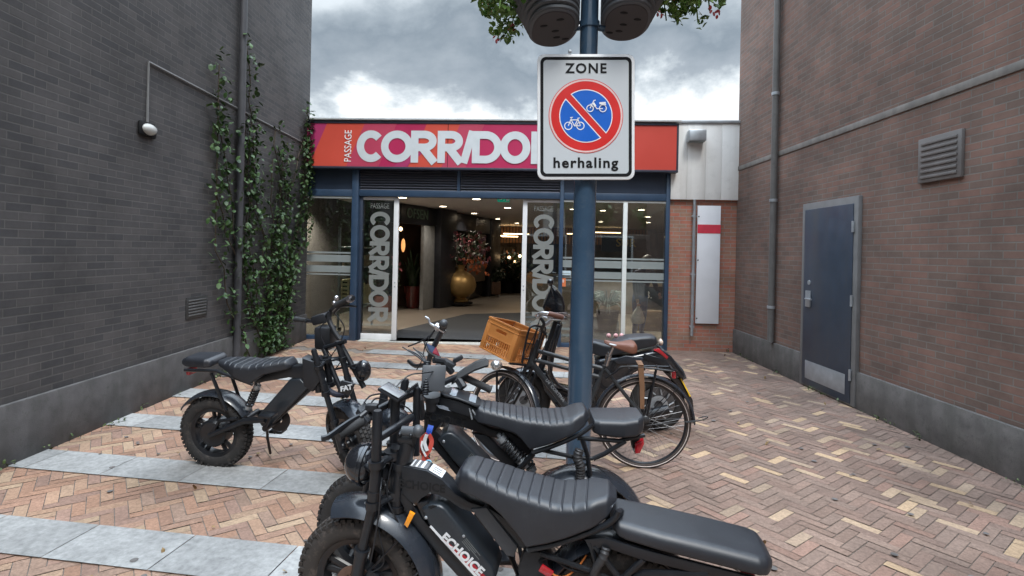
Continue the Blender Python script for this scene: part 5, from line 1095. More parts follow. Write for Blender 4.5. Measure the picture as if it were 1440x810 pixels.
# ================================================================== CITY BICYCLE WITH CRATE
FE = Frame(-.049, 4.15, -5.5, 3); E = FE.p
EW = lambda px, py, z: FE.L(W(px, py, z))
eb = thing('city_bike', 'black city bicycle with brown saddle and brown straps on its carrier, behind the pole', 'bicycle', FE)
RB, RXE = .345, 1.065
MSE = about((0, 0, RB), -38, (.30, 0, 1))
M_stripe = mat('reflective_stripe', (.70, .62, .58), .4, var=.05); M_spoke = mat('spoke_steel', (.34, .34, .35), .4, metal=.8); M_tyreb = mat('brown_black_tyre', (.045, .034, .030), .75, dirt=((.16, .12, .1), .3))
def thin_wheel(b, c, M, hub_r=.03, n=36):
    c = Vector(c); r = MB(); r.lathe([(RB - .042, -.012), (RB - .025, -.0125), (RB - .025, .0125), (RB - .042, .012), (RB - .050, 0)], c, 'Y', 72, close=True)
    r.lathe([(0, -.05), (.012, -.05), (.014, -.036), (hub_r, -.032), (hub_r, -.028), (hub_r * .7, -.024), (hub_r * .7, .024), (hub_r, .028), (hub_r, .032), (.014, .036), (.012, .05), (0, .05)], c, 'Y', 24)
    w = r.xf(M).build('wheel', M_metal, b)
    t = MB(); t.lathe([(RB - .021 + .021 * math.cos(R(22.5 * i)), .021 * math.sin(R(22.5 * i))) for i in range(16)], c, 'Y', 96, close=True); ty = t.xf(M).build('tyre', M_tyreb, w, 60)
    for s in (-1, 1): q = MB(); q.lathe([(RB - .028, s * .0185), (RB - .020, s * .0222), (RB - .022, s * .0200), (RB - .027, s * .0175)], c, 'Y', 96, close=True); q.xf(M).build('reflective_ring', M_stripe, ty)
    sp = MB()
    for i in range(n):
        a = 2 * math.pi * i / n; s = 1 if i % 2 else -1; o = (.9 if (i // 2) % 2 else -.9); sp.tube([c + Vector((math.cos(a + o) * hub_r * .95, s * .03, math.sin(a + o) * hub_r * .95)), c + Vector((math.cos(a) * (RB - .045), 0, math.sin(a) * (RB - .045)))], .0010, 5)
    sp.xf(M).build('spokes', M_spoke, w); return w
thin_wheel(eb, (0, 0, RB), MSE, .035); thin_wheel(eb, (RXE, 0, RB), I4, .045)
mudguard(eb, (0, 0, RB), -25, 100, RB + .018, .027, MSE, M_guard, .012, 36); mudguard(eb, (RXE, 0, RB), 2, 172, RB + .018, .028, I4, M_guard, .012, 44)
m = MB()
for s in (-1, 1): m.tube([(RXE, s * .05, RB), (RXE + .38, s * .03, RB + .05)], .003, 6); m.tube([(RXE, s * .05, RB), (RXE + .24, s * .03, RB + .30)], .003, 6)
m.tube(smooth_path([(RXE + .30, -.04, RB + .035), (RXE + .36, -.05, RB + .05), (RXE + .43, -.06, RB + .075), (RXE + .44, -.06, RB + .095), (RXE + .38, -.05, RB + .075)], 4), .004, 6); m.build('mudguard_stay', M_metal, eb)
def T(mb, a, b_, r, y=0, y2=None, seg=12): mb.tube([E(*a, y), E(*b_, y if y2 is None else y2)], r, seg)
M_frm = mat('anthracite_frame', (.030, .033, .037), .35, dirt=(DUST, .1))
f = MB(); T(f, (758, 478), (744, 514), .021); T(f, (751, 492), (850, 519), .0165); T(f, (748, 505), (846, 531), .0155); T(f, (746, 508), (806, 585), .023); T(f, (850, 514), (822, 588), .0175); f.tube([E(816, 588, -.04), E(816, 588, .04)], .024, 16)
for s in (-1, 1): T(f, (851, 519), (905, 588), .014 if s < 0 else .010, s * .02, s * .055); T(f, (818, 590), (905, 591), .011, s * .035, s * .055)
f.ball(E(908, 590, -.06), (.03, .012, .03), 14, 8); fe = f.build('frame', M_frm, eb)
edge_text(fe, 'frame_lettering', 'U4  CORTINA', FE.xz(764, 529, -.026), FE.xz(797, 569, -.026), -.0245, mat('dim_silver', (.30, .31, .32), .4), .034, .001)
fk = MB(); hdp = E(744, 514)
for s in (-1, 1): fk.tube([(hdp.x + .0, s * .035, hdp.z - .02), (hdp.x - .06, s * .045, hdp.z - .14), (.0, s * .05, RB)], [.015, .013, .010], 10)
fk.tube([(hdp.x, -.04, hdp.z - .015), (hdp.x, .04, hdp.z - .015)], .018, 10); fk.xf(about((hdp.x, 0, hdp.z), -38, (.30, 0, 1)) @ I4).build('fork', M_metal, eb)
# saddle and post
sp = MB(); T(sp, (852, 514), (857, 496), .017); T(sp, (857, 498), (863, 484), .0135); sp.tube([E(854.5, 506, 0), E(856, 500, 0)], .022, 14); sp.tube([E(857, 484, -.03), E(868, 486, -.03)], .006, 8); sp.tube([E(857, 484, .03), E(868, 486, .03)], .006, 8); sp.ball(E(863, 485), (.03, .035, .014), 12, 8); sp.build('seat_post', M_silver, eb)
secs = []
for px, zt, zb_, w in ((849.5, 479, 481.5, .014), (851, 478, 483, .024), (858, 479.5, 486, .028), (866, 481, 489, .036), (874, 481.5, 491, .062), (882, 481, 493, .092), (889, 480.5, 494, .100), (893.5, 482, 493, .085), (895, 485, 491, .055)):
    x, z1_ = FE.xz(px, zt); _, z0_ = FE.xz(px, zb_); secs.append(rrect(w, z0_, z1_, .03, .012, x, 0, 5, .004))
MB().loft(secs).build('saddle', M_brown, eb, 70)
# handlebar
hbm = MB(); hbm.tube(smooth_path([E(757, 480), E(760, 468), E(764, 459), E(773, 452), E(776, 447), E(769, 442.5)], 5), .0145, 12); stm = hbm.build('stem', M_silver, eb)
hl_ = MB().tube(smooth_path([EW(758, 441, 3.88), EW(764, 440, 3.86), EW(770, 440.5, 3.85), EW(780, 443, 3.84), EW(793, 447, 3.84)], 5), .011, 12).build('handlebar', M_silver, eb)
MB().tube(smooth_path([EW(758, 441, 3.88), EW(755, 444, 4.0), EW(766, 443, 4.12), EW(790, 441, 4.35), EW(801, 444, 4.42), EW(815, 447, 4.42)], 5), .011, 12).build('far_bar', M_silver, hl_)
MB().tube([EW(771, 440.6, 3.85), EW(773, 441.3, 3.85), EW(790, 446, 3.84), EW(792.5, 446.8, 3.84)], [.016, .0185, .0195, .016], 14).build('grip', M_brown, hl_)
m = MB(); m.tube(smooth_path([EW(759, 443, 3.88), EW(766, 446, 3.86), EW(778, 449, 3.85), EW(789, 449.5, 3.84)], 4), .006, 8); m.ball(EW(757, 445, 3.90), .016, 10, 8); m.build('brake_lever', M_silver, hl_)
m = MB(); m.tube(smooth_path([EW(760, 447, 3.95), EW(765, 455, 3.95), EW(762, 464, 3.97), EW(768, 470, 3.98)], 4), .012, 8); m.build('bell', M_metal, hl_)
# rear carrier, straps, light
cr_m = MB()
for s in (-1, 1):
    cr_m.tube(smooth_path([E(852, 532, s * .05), E(866, 523, s * .06), E(882, 515, s * .06), (E(945, 519).x, s * .06, E(945, 519).z)], 5), .007, 8); cr_m.tube([E(898, 516, s * .06), (RXE, s * .055, RB)], .0065, 8); cr_m.tube([E(923, 518, s * .06), (RXE + .005, s * .055, RB + .01)], .009, 8)
for px in (884, 905, 925, 944): q = E(px, 517); cr_m.tube([(q.x, -.06, q.z), (q.x, .06, q.z)], .006, 8)
cr_m.tube(smooth_path([E(944, 519, -.06), E(950, 521, -.05), E(950, 521, .05), E(944, 519, .06)], 4), .008, 8); cr_m.build('rear_carrier', M_metal, eb)
m = MB()
for i in range(3):
    x = -.028 + .018 * i; a, b_ = E(899 + i * 2.2, 514, -.066), E(902 + i * 1.2, 575, -.062); m.loft([[p + Vector((dx, dy, 0)) for dx, dy in ((-.009, 0), (.009, 0), (.009, .004), (-.009, .004))] for p in (a, a.lerp(b_, .5) + Vector((.004, -.004, 0)), b_)])
    m.loft([[Vector((a.x + dx, y, a.z + dz)) for dx, dz in ((-.009, .002), (.009, .002), (.009, .006), (-.009, .006))] for y in (-.07, .06)])
m.build('straps', M_strap, eb)
m = MB(); q = E(947, 526); m.box(q, (.028, .06, .055), None, .006); m.build('tail_light', M_red, eb)
# front carrier
cw = lambda px, py, z=4.05: EW(px, py, z)
m = MB(); m.tube([cw(699, 511, 4.16), cw(698.5, 567, 4.12)], .009, 10); m.tube([cw(699, 511, 4.16), cw(724, 525, 4.1), cw(744, 529, 4.1)], .008, 8); m.tube([cw(716, 511, 4.03), cw(744, 514, 4.15)], .009, 8)
m.tube(smooth_path([cw(734, 510, 3.98), cw(738, 488, 3.98), cw(744, 464, 3.98), cw(750, 458, 4.0), cw(762, 460, 4.06), cw(767, 463, 4.12), cw(760, 484, 4.16), cw(752, 511, 4.2)], 5), .008, 8)
for px in (745, 753): m.tube([cw(px + 11, 461, 4.03), cw(px - 3, 511, 4.08)], .006, 8)
m.tube([cw(739, 482, 3.98), cw(760, 486, 4.16)], .005, 8); m.tube([cw(735, 504, 3.98), cw(754, 506, 4.2)], .006, 8); m.build('front_carrier', M_metal, eb)
m = MB(); m.ball(cw(698, 513.5, 4.06), (.045, .045, .040), 18, 12); m.build('headlight', mat('chrome_lamp', (.6, .6, .6), .1, metal=.8), eb)
for pts in (((760, 446), (752, 470), (738, 500), (728, 545)), ((763, 450), (768, 480), (750, 515), (720, 560))): cable(eb, [cw(x, y, 4.0) for x, y in pts], .003)
# crate
a_ = Vector((.717, -.66, -.216)).normalized(); c_ = Vector((.312, .0, .95)); c_ = (c_ - a_ * c_.dot(a_)).normalized(); b_v = c_.cross(a_).normalized()
o_ = W(731.7, 464, 4.03); cre = thing('plastic_crate', 'orange-brown plastic crate with slotted sides riding on the front of the city bicycle', 'crate')
cre.matrix_world = Matrix(((a_.x, b_v.x, c_.x, o_.x), (a_.y, b_v.y, c_.y, o_.y), (a_.z, b_v.z, c_.z, o_.z), (0, 0, 0, 1)))
la_, lb_, lc_ = .335, .33, .258
def wall_bm(L_):
    """crate side standing in x (0..L) and z (-lc..0), outer face at y = 0"""
    w = MB(); t = .006
    w.span(0, L_, -.004, t + .004, -.016, 0, .002); w.span(0, L_, -.003, t, -.046, -.036, .002); w.span(.004, L_ - .004, 0, t, -.036, -.016); w.span(0, L_, -.003, t, -lc_, -lc_ + .014, .002)
    w.span(0, .042, -.002, t, -lc_ + .0142, -.0462, .002); w.span(L_ - .042, L_, -.002, t, -lc_ + .0142, -.0462, .002)
    h0, h1 = L_ * .5 - .055, L_ * .5 + .055
    w.span(.0422, h0, .001, t - .001, -.135, -.0463); w.span(h1, L_ - .0422, .001, t - .001, -.135, -.0463); w.span(h0 + .0001, h1 - .0001, .001, t - .001, -.135, -.088); w.span(h0, h1, .0005, t - .0005, -.064, -.0464)
    for z in (-.137, -.192): w.span(.0423, L_ - .0423, -.002, t, z - .004, z + .004, .001)
    n = int((L_ - .085) / .022)
    for i in range(n):
        x = .0425 + (L_ - .085) * (i + .5) / n; w.span(x - .0038, x + .0038, -.0015, t + .001, -.1878, -.1412); w.span(x - .0038, x + .0038, -.0015, t + .001, -lc_ + .0143, -.1962)
    return w
wall_bm(la_).build('side', M_crate, cre)
wall_bm(la_).xf(Matrix.Translation((la_, lb_, 0)) @ Matrix.Rotation(math.pi, 4, 'Z')).xf(Matrix.Translation((-la_, 0, 0))).build('side', M_crate, cre)
wall_bm(lb_ - .02).xf(Matrix.Translation((0, .01, 0)) @ Matrix.Rotation(math.pi / 2, 4, 'Z')).build('side', M_crate, cre)
wall_bm(lb_ - .02).xf(Matrix.Translation((-la_, lb_ - .01, 0)) @ Matrix.Rotation(-math.pi / 2, 4, 'Z')).build('side', M_crate, cre)
MB().span(-la_ + .008, -.008, .008, lb_ - .008, -lc_ + .002, -lc_ + .010).build('bottom', M_crate, cre)
for ob in cre.children:
    if ob.name.startswith('side') and ob == [c for c in cre.children if c.name.startswith('side')][0]: ob.data.transform(Matrix.Translation((-la_, 0, 0)))

# ================================================================== MOPED SCOOTER BEHIND IT
FS = Frame(.118, 5.0, -3, 2); S_ = FS.p
sc = thing('moped', 'black retro moped with dual seat and yellow plate parked behind the city bicycle', 'moped', FS)
RS, RXS = .25, 1.235
for x in (0.02, RXS):
    m = MB(); m.lathe([(.0, -.05), (.05, -.05), (.055, -.04), (.15, -.035), (.155, -.03), (.155, .03), (.15, .035), (.055, .04), (.05, .05), (0, .05)], (x, 0, RS), 'Y', 40)
    w = m.build('wheel', mat('grey_rim', (.12, .12, .125), .35, metal=.6), sc); MB().lathe([(RS - .05 + .05 * math.cos(R(24 * i)), .046 * math.sin(R(24 * i))) for i in range(15)], (x, 0, RS), 'Y', 56, close=True).build('tyre', M_rubber, w, 60)
    m = MB(); m.lathe([(.04, -.062), (.085, -.062), (.085, -.058), (.04, -.058)], (x, 0, RS), 'Y', 30, close=True)
    for i in range(10): a = i * .628; m.tube([(x + .095 * math.cos(a), -.056, RS + .095 * math.sin(a)), (x + .14 * math.cos(a + .2), -.052, RS + .14 * math.sin(a + .2))], .008, 6)
    m.build('brake_disc', M_steel, w)
def SP(pts, y0, y1, nm, m_, bev=.015, seg=3, par=None): return MB().prism(FS.poly(pts, (y0 + y1) / 2), y0, y1, bev, seg).build(nm, m_, par or sc, 60)
bd = SP([(836, 503), (848, 500), (880, 497), (926, 488), (940, 497), (958, 522), (956, 530), (944, 520), (925, 513), (905, 512), (888, 520), (868, 540), (850, 560), (836, 560), (830, 530)], -.13, .13, 'body', M_gloss, .03)
SP([(862, 506), (880, 500), (905, 503), (940, 516), (938, 521), (900, 512), (868, 512)], -.142, -.131, 'side_panel', M_guard, .006, 2, bd)
SP([(905, 497), (935, 505), (954, 528), (950, 533), (930, 514), (905, 505)], -.16, -.145, 'pannier_rail', M_metal, .004, 2, bd)
SP([(926, 487), (932, 490), (948, 506), (957, 516), (962, 528), (956, 531), (944, 514), (930, 500)], -.10, .10, 'tail_rack', M_grey, .008, 2, bd)
cs = [FS.xz(a, b_, -.1) for a, b_ in ((829, 482), (838, 481), (850, 484), (860, 485), (872, 480), (885, 475.5), (900, 474), (915, 473.5), (924, 475), (927, 479))]
bs = [FS.xz(a, b_, -.1) for a, b_ in ((829, 497), (845, 502), (870, 498), (900, 491), (920, 487), (927, 484))]
seat_part(sc, 'seat', cs, bs, [(0, .07), (.3, .115), (.7, .12), (1, .09)], (), r=.03)
m = MB(); m.prism(FS.poly([(918, 491), (926, 489), (938, 500), (936, 504), (928, 497)], -.08), -.135, -.075, .006); m.build('tail_light', M_red, sc); MB().ball(S_(929, 481, -.02), (.02, .05, .03), 12, 8).build('indicator', mat('pale_lens', (.7, .55, .45), .2), sc)
fd = SP([(930, 520), (945, 522), (958, 535), (972, 560), (975, 590), (970, 592), (966, 565), (950, 540)], -.06, .06, 'mudguard', M_gloss, .01)
m = MB(); q0, q1 = S_(957, 533, -.085), S_(970, 558, -.085); m.loft([[q0 + Vector((0, 0, 0)), q0 + Vector((.0, .10, 0)), q0 + Vector((.01, .10, .006)), q0 + Vector((.01, 0, .006))], [q1, q1 + Vector((0, .10, 0)), q1 + Vector((.01, .10, .006)), q1 + Vector((.01, 0, .006))]]); pl_ = m.build('number_plate', M_yellow, sc)
m = MB(); m.tube([q0.lerp(q1, .2) + Vector((-.002, .0, .0)), q0.lerp(q1, .8) + Vector((-.002, 0, 0))], .003, 5); m.build('plate_edge', M_black, pl_)
# underbone, floor, leg shield, fork
SP([(800, 545), (836, 548), (850, 560), (850, 578), (800, 576), (780, 566), (765, 545), (758, 522), (768, 520), (778, 540)], -.11, .11, 'floorboard', M_gloss, .02)
m = MB(); m.tube(smooth_path([S_(786, 452, -.10), S_(778, 480, -.14), S_(772, 505, -.15), S_(776, 528, -.14), S_(790, 545, -.12), S_(815, 552, -.10)], 5), .016, 8, flat=2.0); m.tube(smooth_path([S_(786, 452, .10), S_(778, 480, .14), S_(772, 505, .15), S_(776, 528, .14), S_(790, 545, .12), S_(815, 552, .10)], 5), .016, 8, flat=2.0); m.build('leg_shield_edge', M_gloss, sc)
SP([(783, 452), (790, 454), (780, 490), (776, 520), (770, 520), (770, 490)], -.15, .15, 'leg_shield', M_gloss, .008)
m = MB(); m.tube([S_(783, 452), S_(760, 520), S_(738, 562)], [.03, .03, .02], 12)
for s in (-1, 1): m.tube([S_(756, 520, s * .07), S_(739, 562, s * .07)], .018, 10)
m.build('fork', M_metal, sc); mudguard(sc, (.02, 0, RS), 20, 150, RS + .015, .06, I4, M_gloss, .02)
m = MB(); m.tube(smooth_path([S_(790, 447, -.32), S_(796, 448, -.2), S_(792, 446, 0), S_(796, 448, .2), S_(790, 447, .32)], 4), .013, 10); hbs = m.build('handlebar', M_metal, sc)
c = S_(786, 443); MB().ball(c, (.09, .11, .05), 20, 12).build('nacelle', M_gloss, hbs)
fs_ = MB(); fs_.prism(FS.poly([(763, 430), (768, 419), (774, 405), (776, 401), (784, 407), (791, 416), (794, 428), (793, 441), (788, 446), (776, 440), (765, 436)], 0), -.13, .13, .045, 4); fs_.build('fly_screen', M_gloss, sc, 60); MB().ball(S_(770.5, 427, -.06), (.012, .012, .012), 8, 6).build('marker_lamp', M_red, sc)
for s in (-1, 1): m = MB(); m.tube([S_(786, 441, s * .14), S_(774, 400, s * .16)], .005, 6); m.ball(S_(774, 397, s * .16), (.03, .05, .035), 12, 8); m.build('mirror', M_gloss, sc)
m = MB()
for px in (856, 866, 874): m.ball(S_(px, 472, .12), (.022, .02, .022), 12, 8)
m.build('round_charm', mat('pink_white', (.7, .38, .38), .3), sc)
m = MB(); m.tube(smooth_path([S_(840, 588, -.12), S_(880, 590, -.15), S_(940, 575, -.17)], 4), [.02] * 4 + [.045] * 4 + [.04], 12); m.build('exhaust', M_metal, sc)
m = MB(); m.tube([S_(800, 580, 0), S_(925, 578, -.09)], .03, 10); m.build('swing_arm', M_metal, sc)
m = MB(); m.tube([S_(788, 560, -.05), S_(784, 572, -.10), S_(782, 570, -.14)], .012, 8); m.build('side_stand', M_metal, sc)

# ================================================================== FOLDING BIKE SEEN END-ON BEHIND THE SECOND E-BIKE
FD = Frame(-.53, 3.2, 82, -3)
db = thing('folding_bike', 'small-wheeled bicycle seen end-on behind the phone holder, silver brake lever and grip showing', 'bicycle', FD)
DW = lambda px, py, z: FD.L(W(px, py, z))
RD = .25
for x in (0.0, .95):
    r = MB(); r.lathe([(RD - .04, -.012), (RD - .024, -.012), (RD - .024, .012), (RD - .04, .012)], (x, 0, RD), 'Y', 48, close=True); r.lathe([(0, -.045), (.03, -.03), (.03, .03), (0, .045)], (x, 0, RD), 'Y', 20); w = r.build('wheel', M_metal, db)
    MB().lathe([(RD - .022 + .022 * math.cos(R(30 * i)), .022 * math.sin(R(30 * i))) for i in range(12)], (x, 0, RD), 'Y', 56, close=True).build('tyre', M_rubber, w, 60)
    sp = MB()
    for i in range(24): a = i * math.pi / 12; sp.tube([(x, .028 * (-1) ** i, RD), (x + (RD - .04) * math.cos(a), 0, RD + (RD - .04) * math.sin(a))], .0012, 4)
    sp.build('spokes', M_spoke, w)
f = MB(); f.tube([(.16, 0, .55), (.13, 0, .68)], .022, 14); f.tube([(.15, 0, .60), (.45, 0, .40), (.62, 0, .42)], .022, 12); f.tube([(.60, 0, .36), (.66, 0, .72)], .017, 12)
for s in (-1, 1): f.tube([(.15, s * .03, .56), (0, s * .05, RD)], .013, 10); f.tube([(.62, s * .03, .42), (.95, s * .055, RD)], .011, 10); f.tube([(.65, s * .02, .62), (.95, s * .055, RD)], .008, 8)
f.build('frame', M_metal, db); MB().loft([rrect(w_, z_ - .03, z_, .02, .01, x_) for x_, z_, w_ in ((.52, .77, .02), (.6, .775, .03), (.7, .78, .07), (.76, .785, .075), (.78, .78, .05))]).build('saddle', M_plastic, db)
stp = [FD.L(FD.M @ Vector((.13, 0, .66))), DW(602, 512, 3.30), DW(608, 492, 3.28), DW(617, 474, 3.25), DW(621, 466, 3.22)]
sb = MB().tube(smooth_path(stp, 4), .0165, 14).build('stem', M_grey, db)
MB().tube([DW(621, 466, 3.22), DW(623, 459, 3.14), DW(624, 455, 3.06)], [.018, .022, .024], 16).build('grip', M_grip, sb); MB().ball(DW(624, 455, 3.055), (.024, .024, .024), 16, 10).build('bar_end', M_grey, sb)
m = MB(); m.tube(smooth_path([DW(598, 446, 3.22), DW(603, 449, 3.21), DW(605, 455, 3.2), DW(612, 459, 3.19), DW(620, 463, 3.18)], 4), .007, 8); m.ball(DW(615, 460, 3.18), (.02, .02, .026), 12, 8); m.tube([DW(612, 458, 3.17), DW(626, 467, 3.15)], .012, 10); m.build('brake_lever', M_silver, sb)
MB().tube(smooth_path([DW(600, 512, 3.3), DW(585, 515, 3.45), DW(575, 508, 3.6)], 4), .014, 10).build('far_bar', M_metal, sb)
cable(db, [DW(612, 463, 3.18), DW(605, 472, 3.2), DW(592, 480, 3.22), DW(574, 487, 3.25)], .005); cable(db, [DW(608, 470, 3.18), DW(598, 486, 3.2), DW(594, 505, 3.22), DW(586, 520, 3.25)], .003)
tb = thing('handlebar_pouch', 'small blue and red triangular pouch on the handlebar of the end-on bicycle', 'pouch', FD)
m = MB(); slab(m, [DW(598, 481, 3.24), DW(604, 495, 3.22), DW(616, 500, 3.22), DW(612, 488, 3.24)], .03); m.build('blue_side', mat('pouch_blue', (.02, .05, .13), .6), tb); m = MB(); slab(m, [DW(613, 487, 3.235), DW(608, 496, 3.215), DW(619, 502, 3.215), DW(618.5, 499, 3.22)], .03); m.build('red_side', mat('pouch_red', (.32, .02, .045), .6), tb)
MB().tube(smooth_path([DW(597, 480, 3.225), DW(602, 494, 3.2), DW(612, 501, 3.2), DW(620, 503, 3.2)], 4), .008, 8).build('piping', M_plastic, tb)

# ================================================================== SHOPPER INSIDE THE RIGHT-HAND WINDOW
q = G(903, 478, .02); FPn = Frame(q.x, q.y + .25, 25, 0, .02)
pe = thing('person', 'person in navy jacket and jeans bending behind the right window, bag in hand', 'person', FPn)
V = {'pel': (0, 0, .80, .13), 'wst': (0, -.02, .95, .125), 'cst': (0, -.10, 1.16, .15), 'nck': (0, -.17, 1.31, .055), 'hd': (0, -.22, 1.43, .095), 'hd2': (0, -.23, 1.50, .08),
     'hl': (-.09, 0, .74, .095), 'kl': (-.10, -.04, .43, .068), 'al': (-.10, .02, .08, .045), 'fl': (-.11, -.13, .035, .035), 'hr': (.09, 0, .74, .095), 'kr': (.11, .02, .43, .068), 'ar': (.11, .08, .08, .045), 'fr': (.12, -.07, .035, .035),
     'sl': (-.18, -.12, 1.24, .065), 'el': (-.25, -.16, .98, .048), 'wl': (-.27, -.26, .76, .034), 'hnl': (-.27, -.29, .69, .03), 'sr': (.18, -.12, 1.24, .065), 'er': (.24, -.16, .98, .048), 'wr': (.16, -.36, .86, .034), 'hnr': (.12, -.42, .84, .03)}
EDG = 'pel-wst wst-cst cst-nck nck-hd hd-hd2 pel-hl hl-kl kl-al al-fl pel-hr hr-kr kr-ar ar-fr cst-sl sl-el el-wl wl-hnl cst-sr sr-er er-wr wr-hnr'.split()
ks = list(V); me = bpy.data.meshes.new('p'); me.from_pydata([V[k][:3] for k in ks], [tuple(ks.index(a) for a in e.split('-')) for e in EDG], [])
po_ = bpy.data.objects.new('p', me); COL.objects.link(po_); po_.modifiers.new('s', 'SKIN'); po_.modifiers.new('d', 'SUBSURF').levels = 2
for i, kk in enumerate(ks): v = me.skin_vertices[0].data[i]; v.radius = (V[kk][3], V[kk][3] * (.8 if kk in ('cst', 'wst', 'pel') else 1)); v.use_root = kk == 'pel'
dg = bpy.context.evaluated_depsgraph_get(); dg.update(); bm_ = bpy.data.meshes.new_from_object(po_.evaluated_get(dg)); bpy.data.objects.remove(po_)
for mm in (mat('navy_jacket', (.018, .030, .070), .8), mat('blue_jeans', (.03, .07, .22), .85, var=.3, scale=20), mat('skin', (.45, .25, .18), .5), mat('dark_shoes', (.02, .02, .02), .6)): bm_.materials.append(mm)
for p in bm_.polygons:
    z = p.center.z; x = p.center.x; p.material_index = 2 if z > 1.32 or (z < .76 and abs(x) > .2 and p.center.y < -.2) or (p.center.y < -.38 and z < .9 and z > .7) else 0 if z > .80 or (z > .7 and abs(x) > .2) else 1 if z > .09 else 3; p.use_smooth = True
bo_ = bpy.data.objects.new('body', bm_); COL.objects.link(bo_); bo_.parent = pe
h = MB(); h.ball((0, -.205, 1.475), (.10, .105, .11), 18, 12); h.build('hair', mat('dark_hair', (.02, .014, .01), .6), pe)
for s in (-1, 1):
    hnd = (-.27, -.29, .69) if s < 0 else (.12, -.42, .84); f = MB()
    for i in range(5): x = -.03 + .015 * i; f.tube([Vector(hnd) + Vector((x * .6, 0, -.01)), Vector(hnd) + Vector((x, -.025, -.04)), Vector(hnd) + Vector((x, -.005, -.07 + .008 * abs(i - 2)))], [.010, .009, .006], 6)
    f.build('fingers', MATS['skin'], pe)
bg_ = thing('carrier_bag', 'white plastic carrier bag hanging from the hand of the person behind the window', 'bag', FPn)
secs = []
for z, w, dd in ((.66, .015, .01), (.60, .05, .03), (.52, .11, .06), (.42, .13, .08), (.34, .125, .075), (.32, .10, .06)): secs.append([Vector((-.27 + w * math.cos(a * .5236) * (1 + .12 * math.sin(a * 2.3 + z * 20)), -.30 + dd * math.sin(a * .5236), z)) for a in range(12)])
MB().loft(secs).build('bag_body', mat('bag_white', (.55, .56, .56), .5), bg_, 70); MB().tube(smooth_path([(-.30, -.30, .62), (-.28, -.30, .70), (-.25, -.30, .62)], 5), .006, 6).build('handle', M_white, bg_)
# ================================================================== POLE, ROAD SIGN, PLANTERS
PX, PZ = (813.5 - 720) / 221, 3.44
pole_tilt = Matrix.Rotation(R(.45), 4, 'Y')
pb_ = W(810, 690, PZ); FP = Frame(pb_.x, PZ)
def PP(px, py, z=PZ): return FP.L(W(px, py, z))
pl = thing('street_pole', 'tapered blue-grey steel pole carrying the no-parking sign and flower bowls', 'pole', FP)
base, top = PP(812, 676), PP(829.5, 0); base.z = 0; d = (top - base) / (top.z - base.z)
def on(z): return base + d * z
m = MB(); m.tube([on(0), on(.6), on(2.2), on(2.5), on(2.56), on(3.6), on(4.6)], [.079, .077, .070, .067, .058, .055, .05], 40); m.build('shaft', M_pole, pl, 60)
m = MB(); m.lathe([(.075, 0), (.12, 0), (.12, .012), (.08, .018)], (base.x, base.y, 0), 'Z', 32); m.build('base_ring', M_pole, pl)
m = MB()
for z in (2.12, 2.55): m.lathe([(.072, -.012), (.078, -.012), (.078, .012), (.072, .012)], on(z), 'Z', 32, close=True)
m.build('sign_clamp', M_pole, pl)
m = MB(); m.lathe([(.058, -.02), (.066, -.02), (.066, .02), (.058, .02)], on(3.05), 'Z', 32, close=True)
for a in (-1, 1): m.tube([on(3.05), on(3.05) + Vector((a * .10, .0, -.02))], .02, 10)
m.build('planter_bracket', M_pole, pl)
# sign plate, turned a little with the pole; front face towards the viewer
SZ_ = PZ - .10
c0, c1, c2, c3 = W(753, 252, SZ_), W(890, 253, SZ_), W(895, 75.5, SZ_), W(758.5, 76.5, SZ_)
wd_, ht_ = ((c1 - c0).length + (c2 - c3).length) / 2, ((c3 - c0).length + (c2 - c1).length) / 2
ex = ((c1 - c0) + (c2 - c3)).normalized(); ez = ((c3 - c0) + (c2 - c1)); ez = (ez - ex * ez.dot(ex)).normalized(); ey = ez.cross(ex)
ctr = (c0 + c1 + c2 + c3) / 4; MSg = Matrix(((ex.x, ey.x, ez.x, ctr.x), (ex.y, ey.y, ez.y, ctr.y), (ex.z, ey.z, ez.z, ctr.z), (0, 0, 0, 1)))
sg = thing('traffic_sign', 'white zone sign with blue and red no-parking disc for bicycles and mopeds on the pole', 'sign'); sg.matrix_world = MSg
def rr(w, h, r, n=8):
    out = []
    for cx, cz, a0 in ((w / 2 - r, h / 2 - r, 0), (-(w / 2 - r), h / 2 - r, 90), (-(w / 2 - r), -(h / 2 - r), 180), (w / 2 - r, -(h / 2 - r), 270)):
        out += [(cx + r * math.cos(R(a0 + 90 * i / n)), cz + r * math.sin(R(a0 + 90 * i / n))) for i in range(n + 1)]
    return out
k = ht_ / 177.0                                  # metres per photo pixel on the plate
MB().prism(rr(wd_, ht_, .045), 0, .022, .003).build('plate', M_signwhite, sg)
def ringp(mb, po, pi, y):
    n = len(po); A_ = [mb.bm.verts.new((x, y, z)) for x, z in po]; B_ = [mb.bm.verts.new((x, y, z)) for x, z in pi]
    for i in range(n): mb.bm.faces.new((A_[i], A_[(i + 1) % n], B_[(i + 1) % n], B_[i]))
def face(mb, po, y): mb.bm.faces.new([mb.bm.verts.new((x, y, z)) for x, z in po])
m = MB(); face(m, rr(wd_ - .05, ht_ - .05, .03), -.0008); m.build('face', M_signface, sg, 0)
m = MB(); ringp(m, rr(wd_ - .036, ht_ - .036, .036), rr(wd_ - .036 - .038, ht_ - .036 - .038, .022), -.0016); m.build('border', M_black, sg, 0)
def circ(cx, cz, r, a0=0, a1=360, n=64): return [(cx + r * math.cos(R(a0 + (a1 - a0) * i / n)), cz + r * math.sin(R(a0 + (a1 - a0) * i / n))) for i in range(n if a1 - a0 >= 360 else n + 1)]
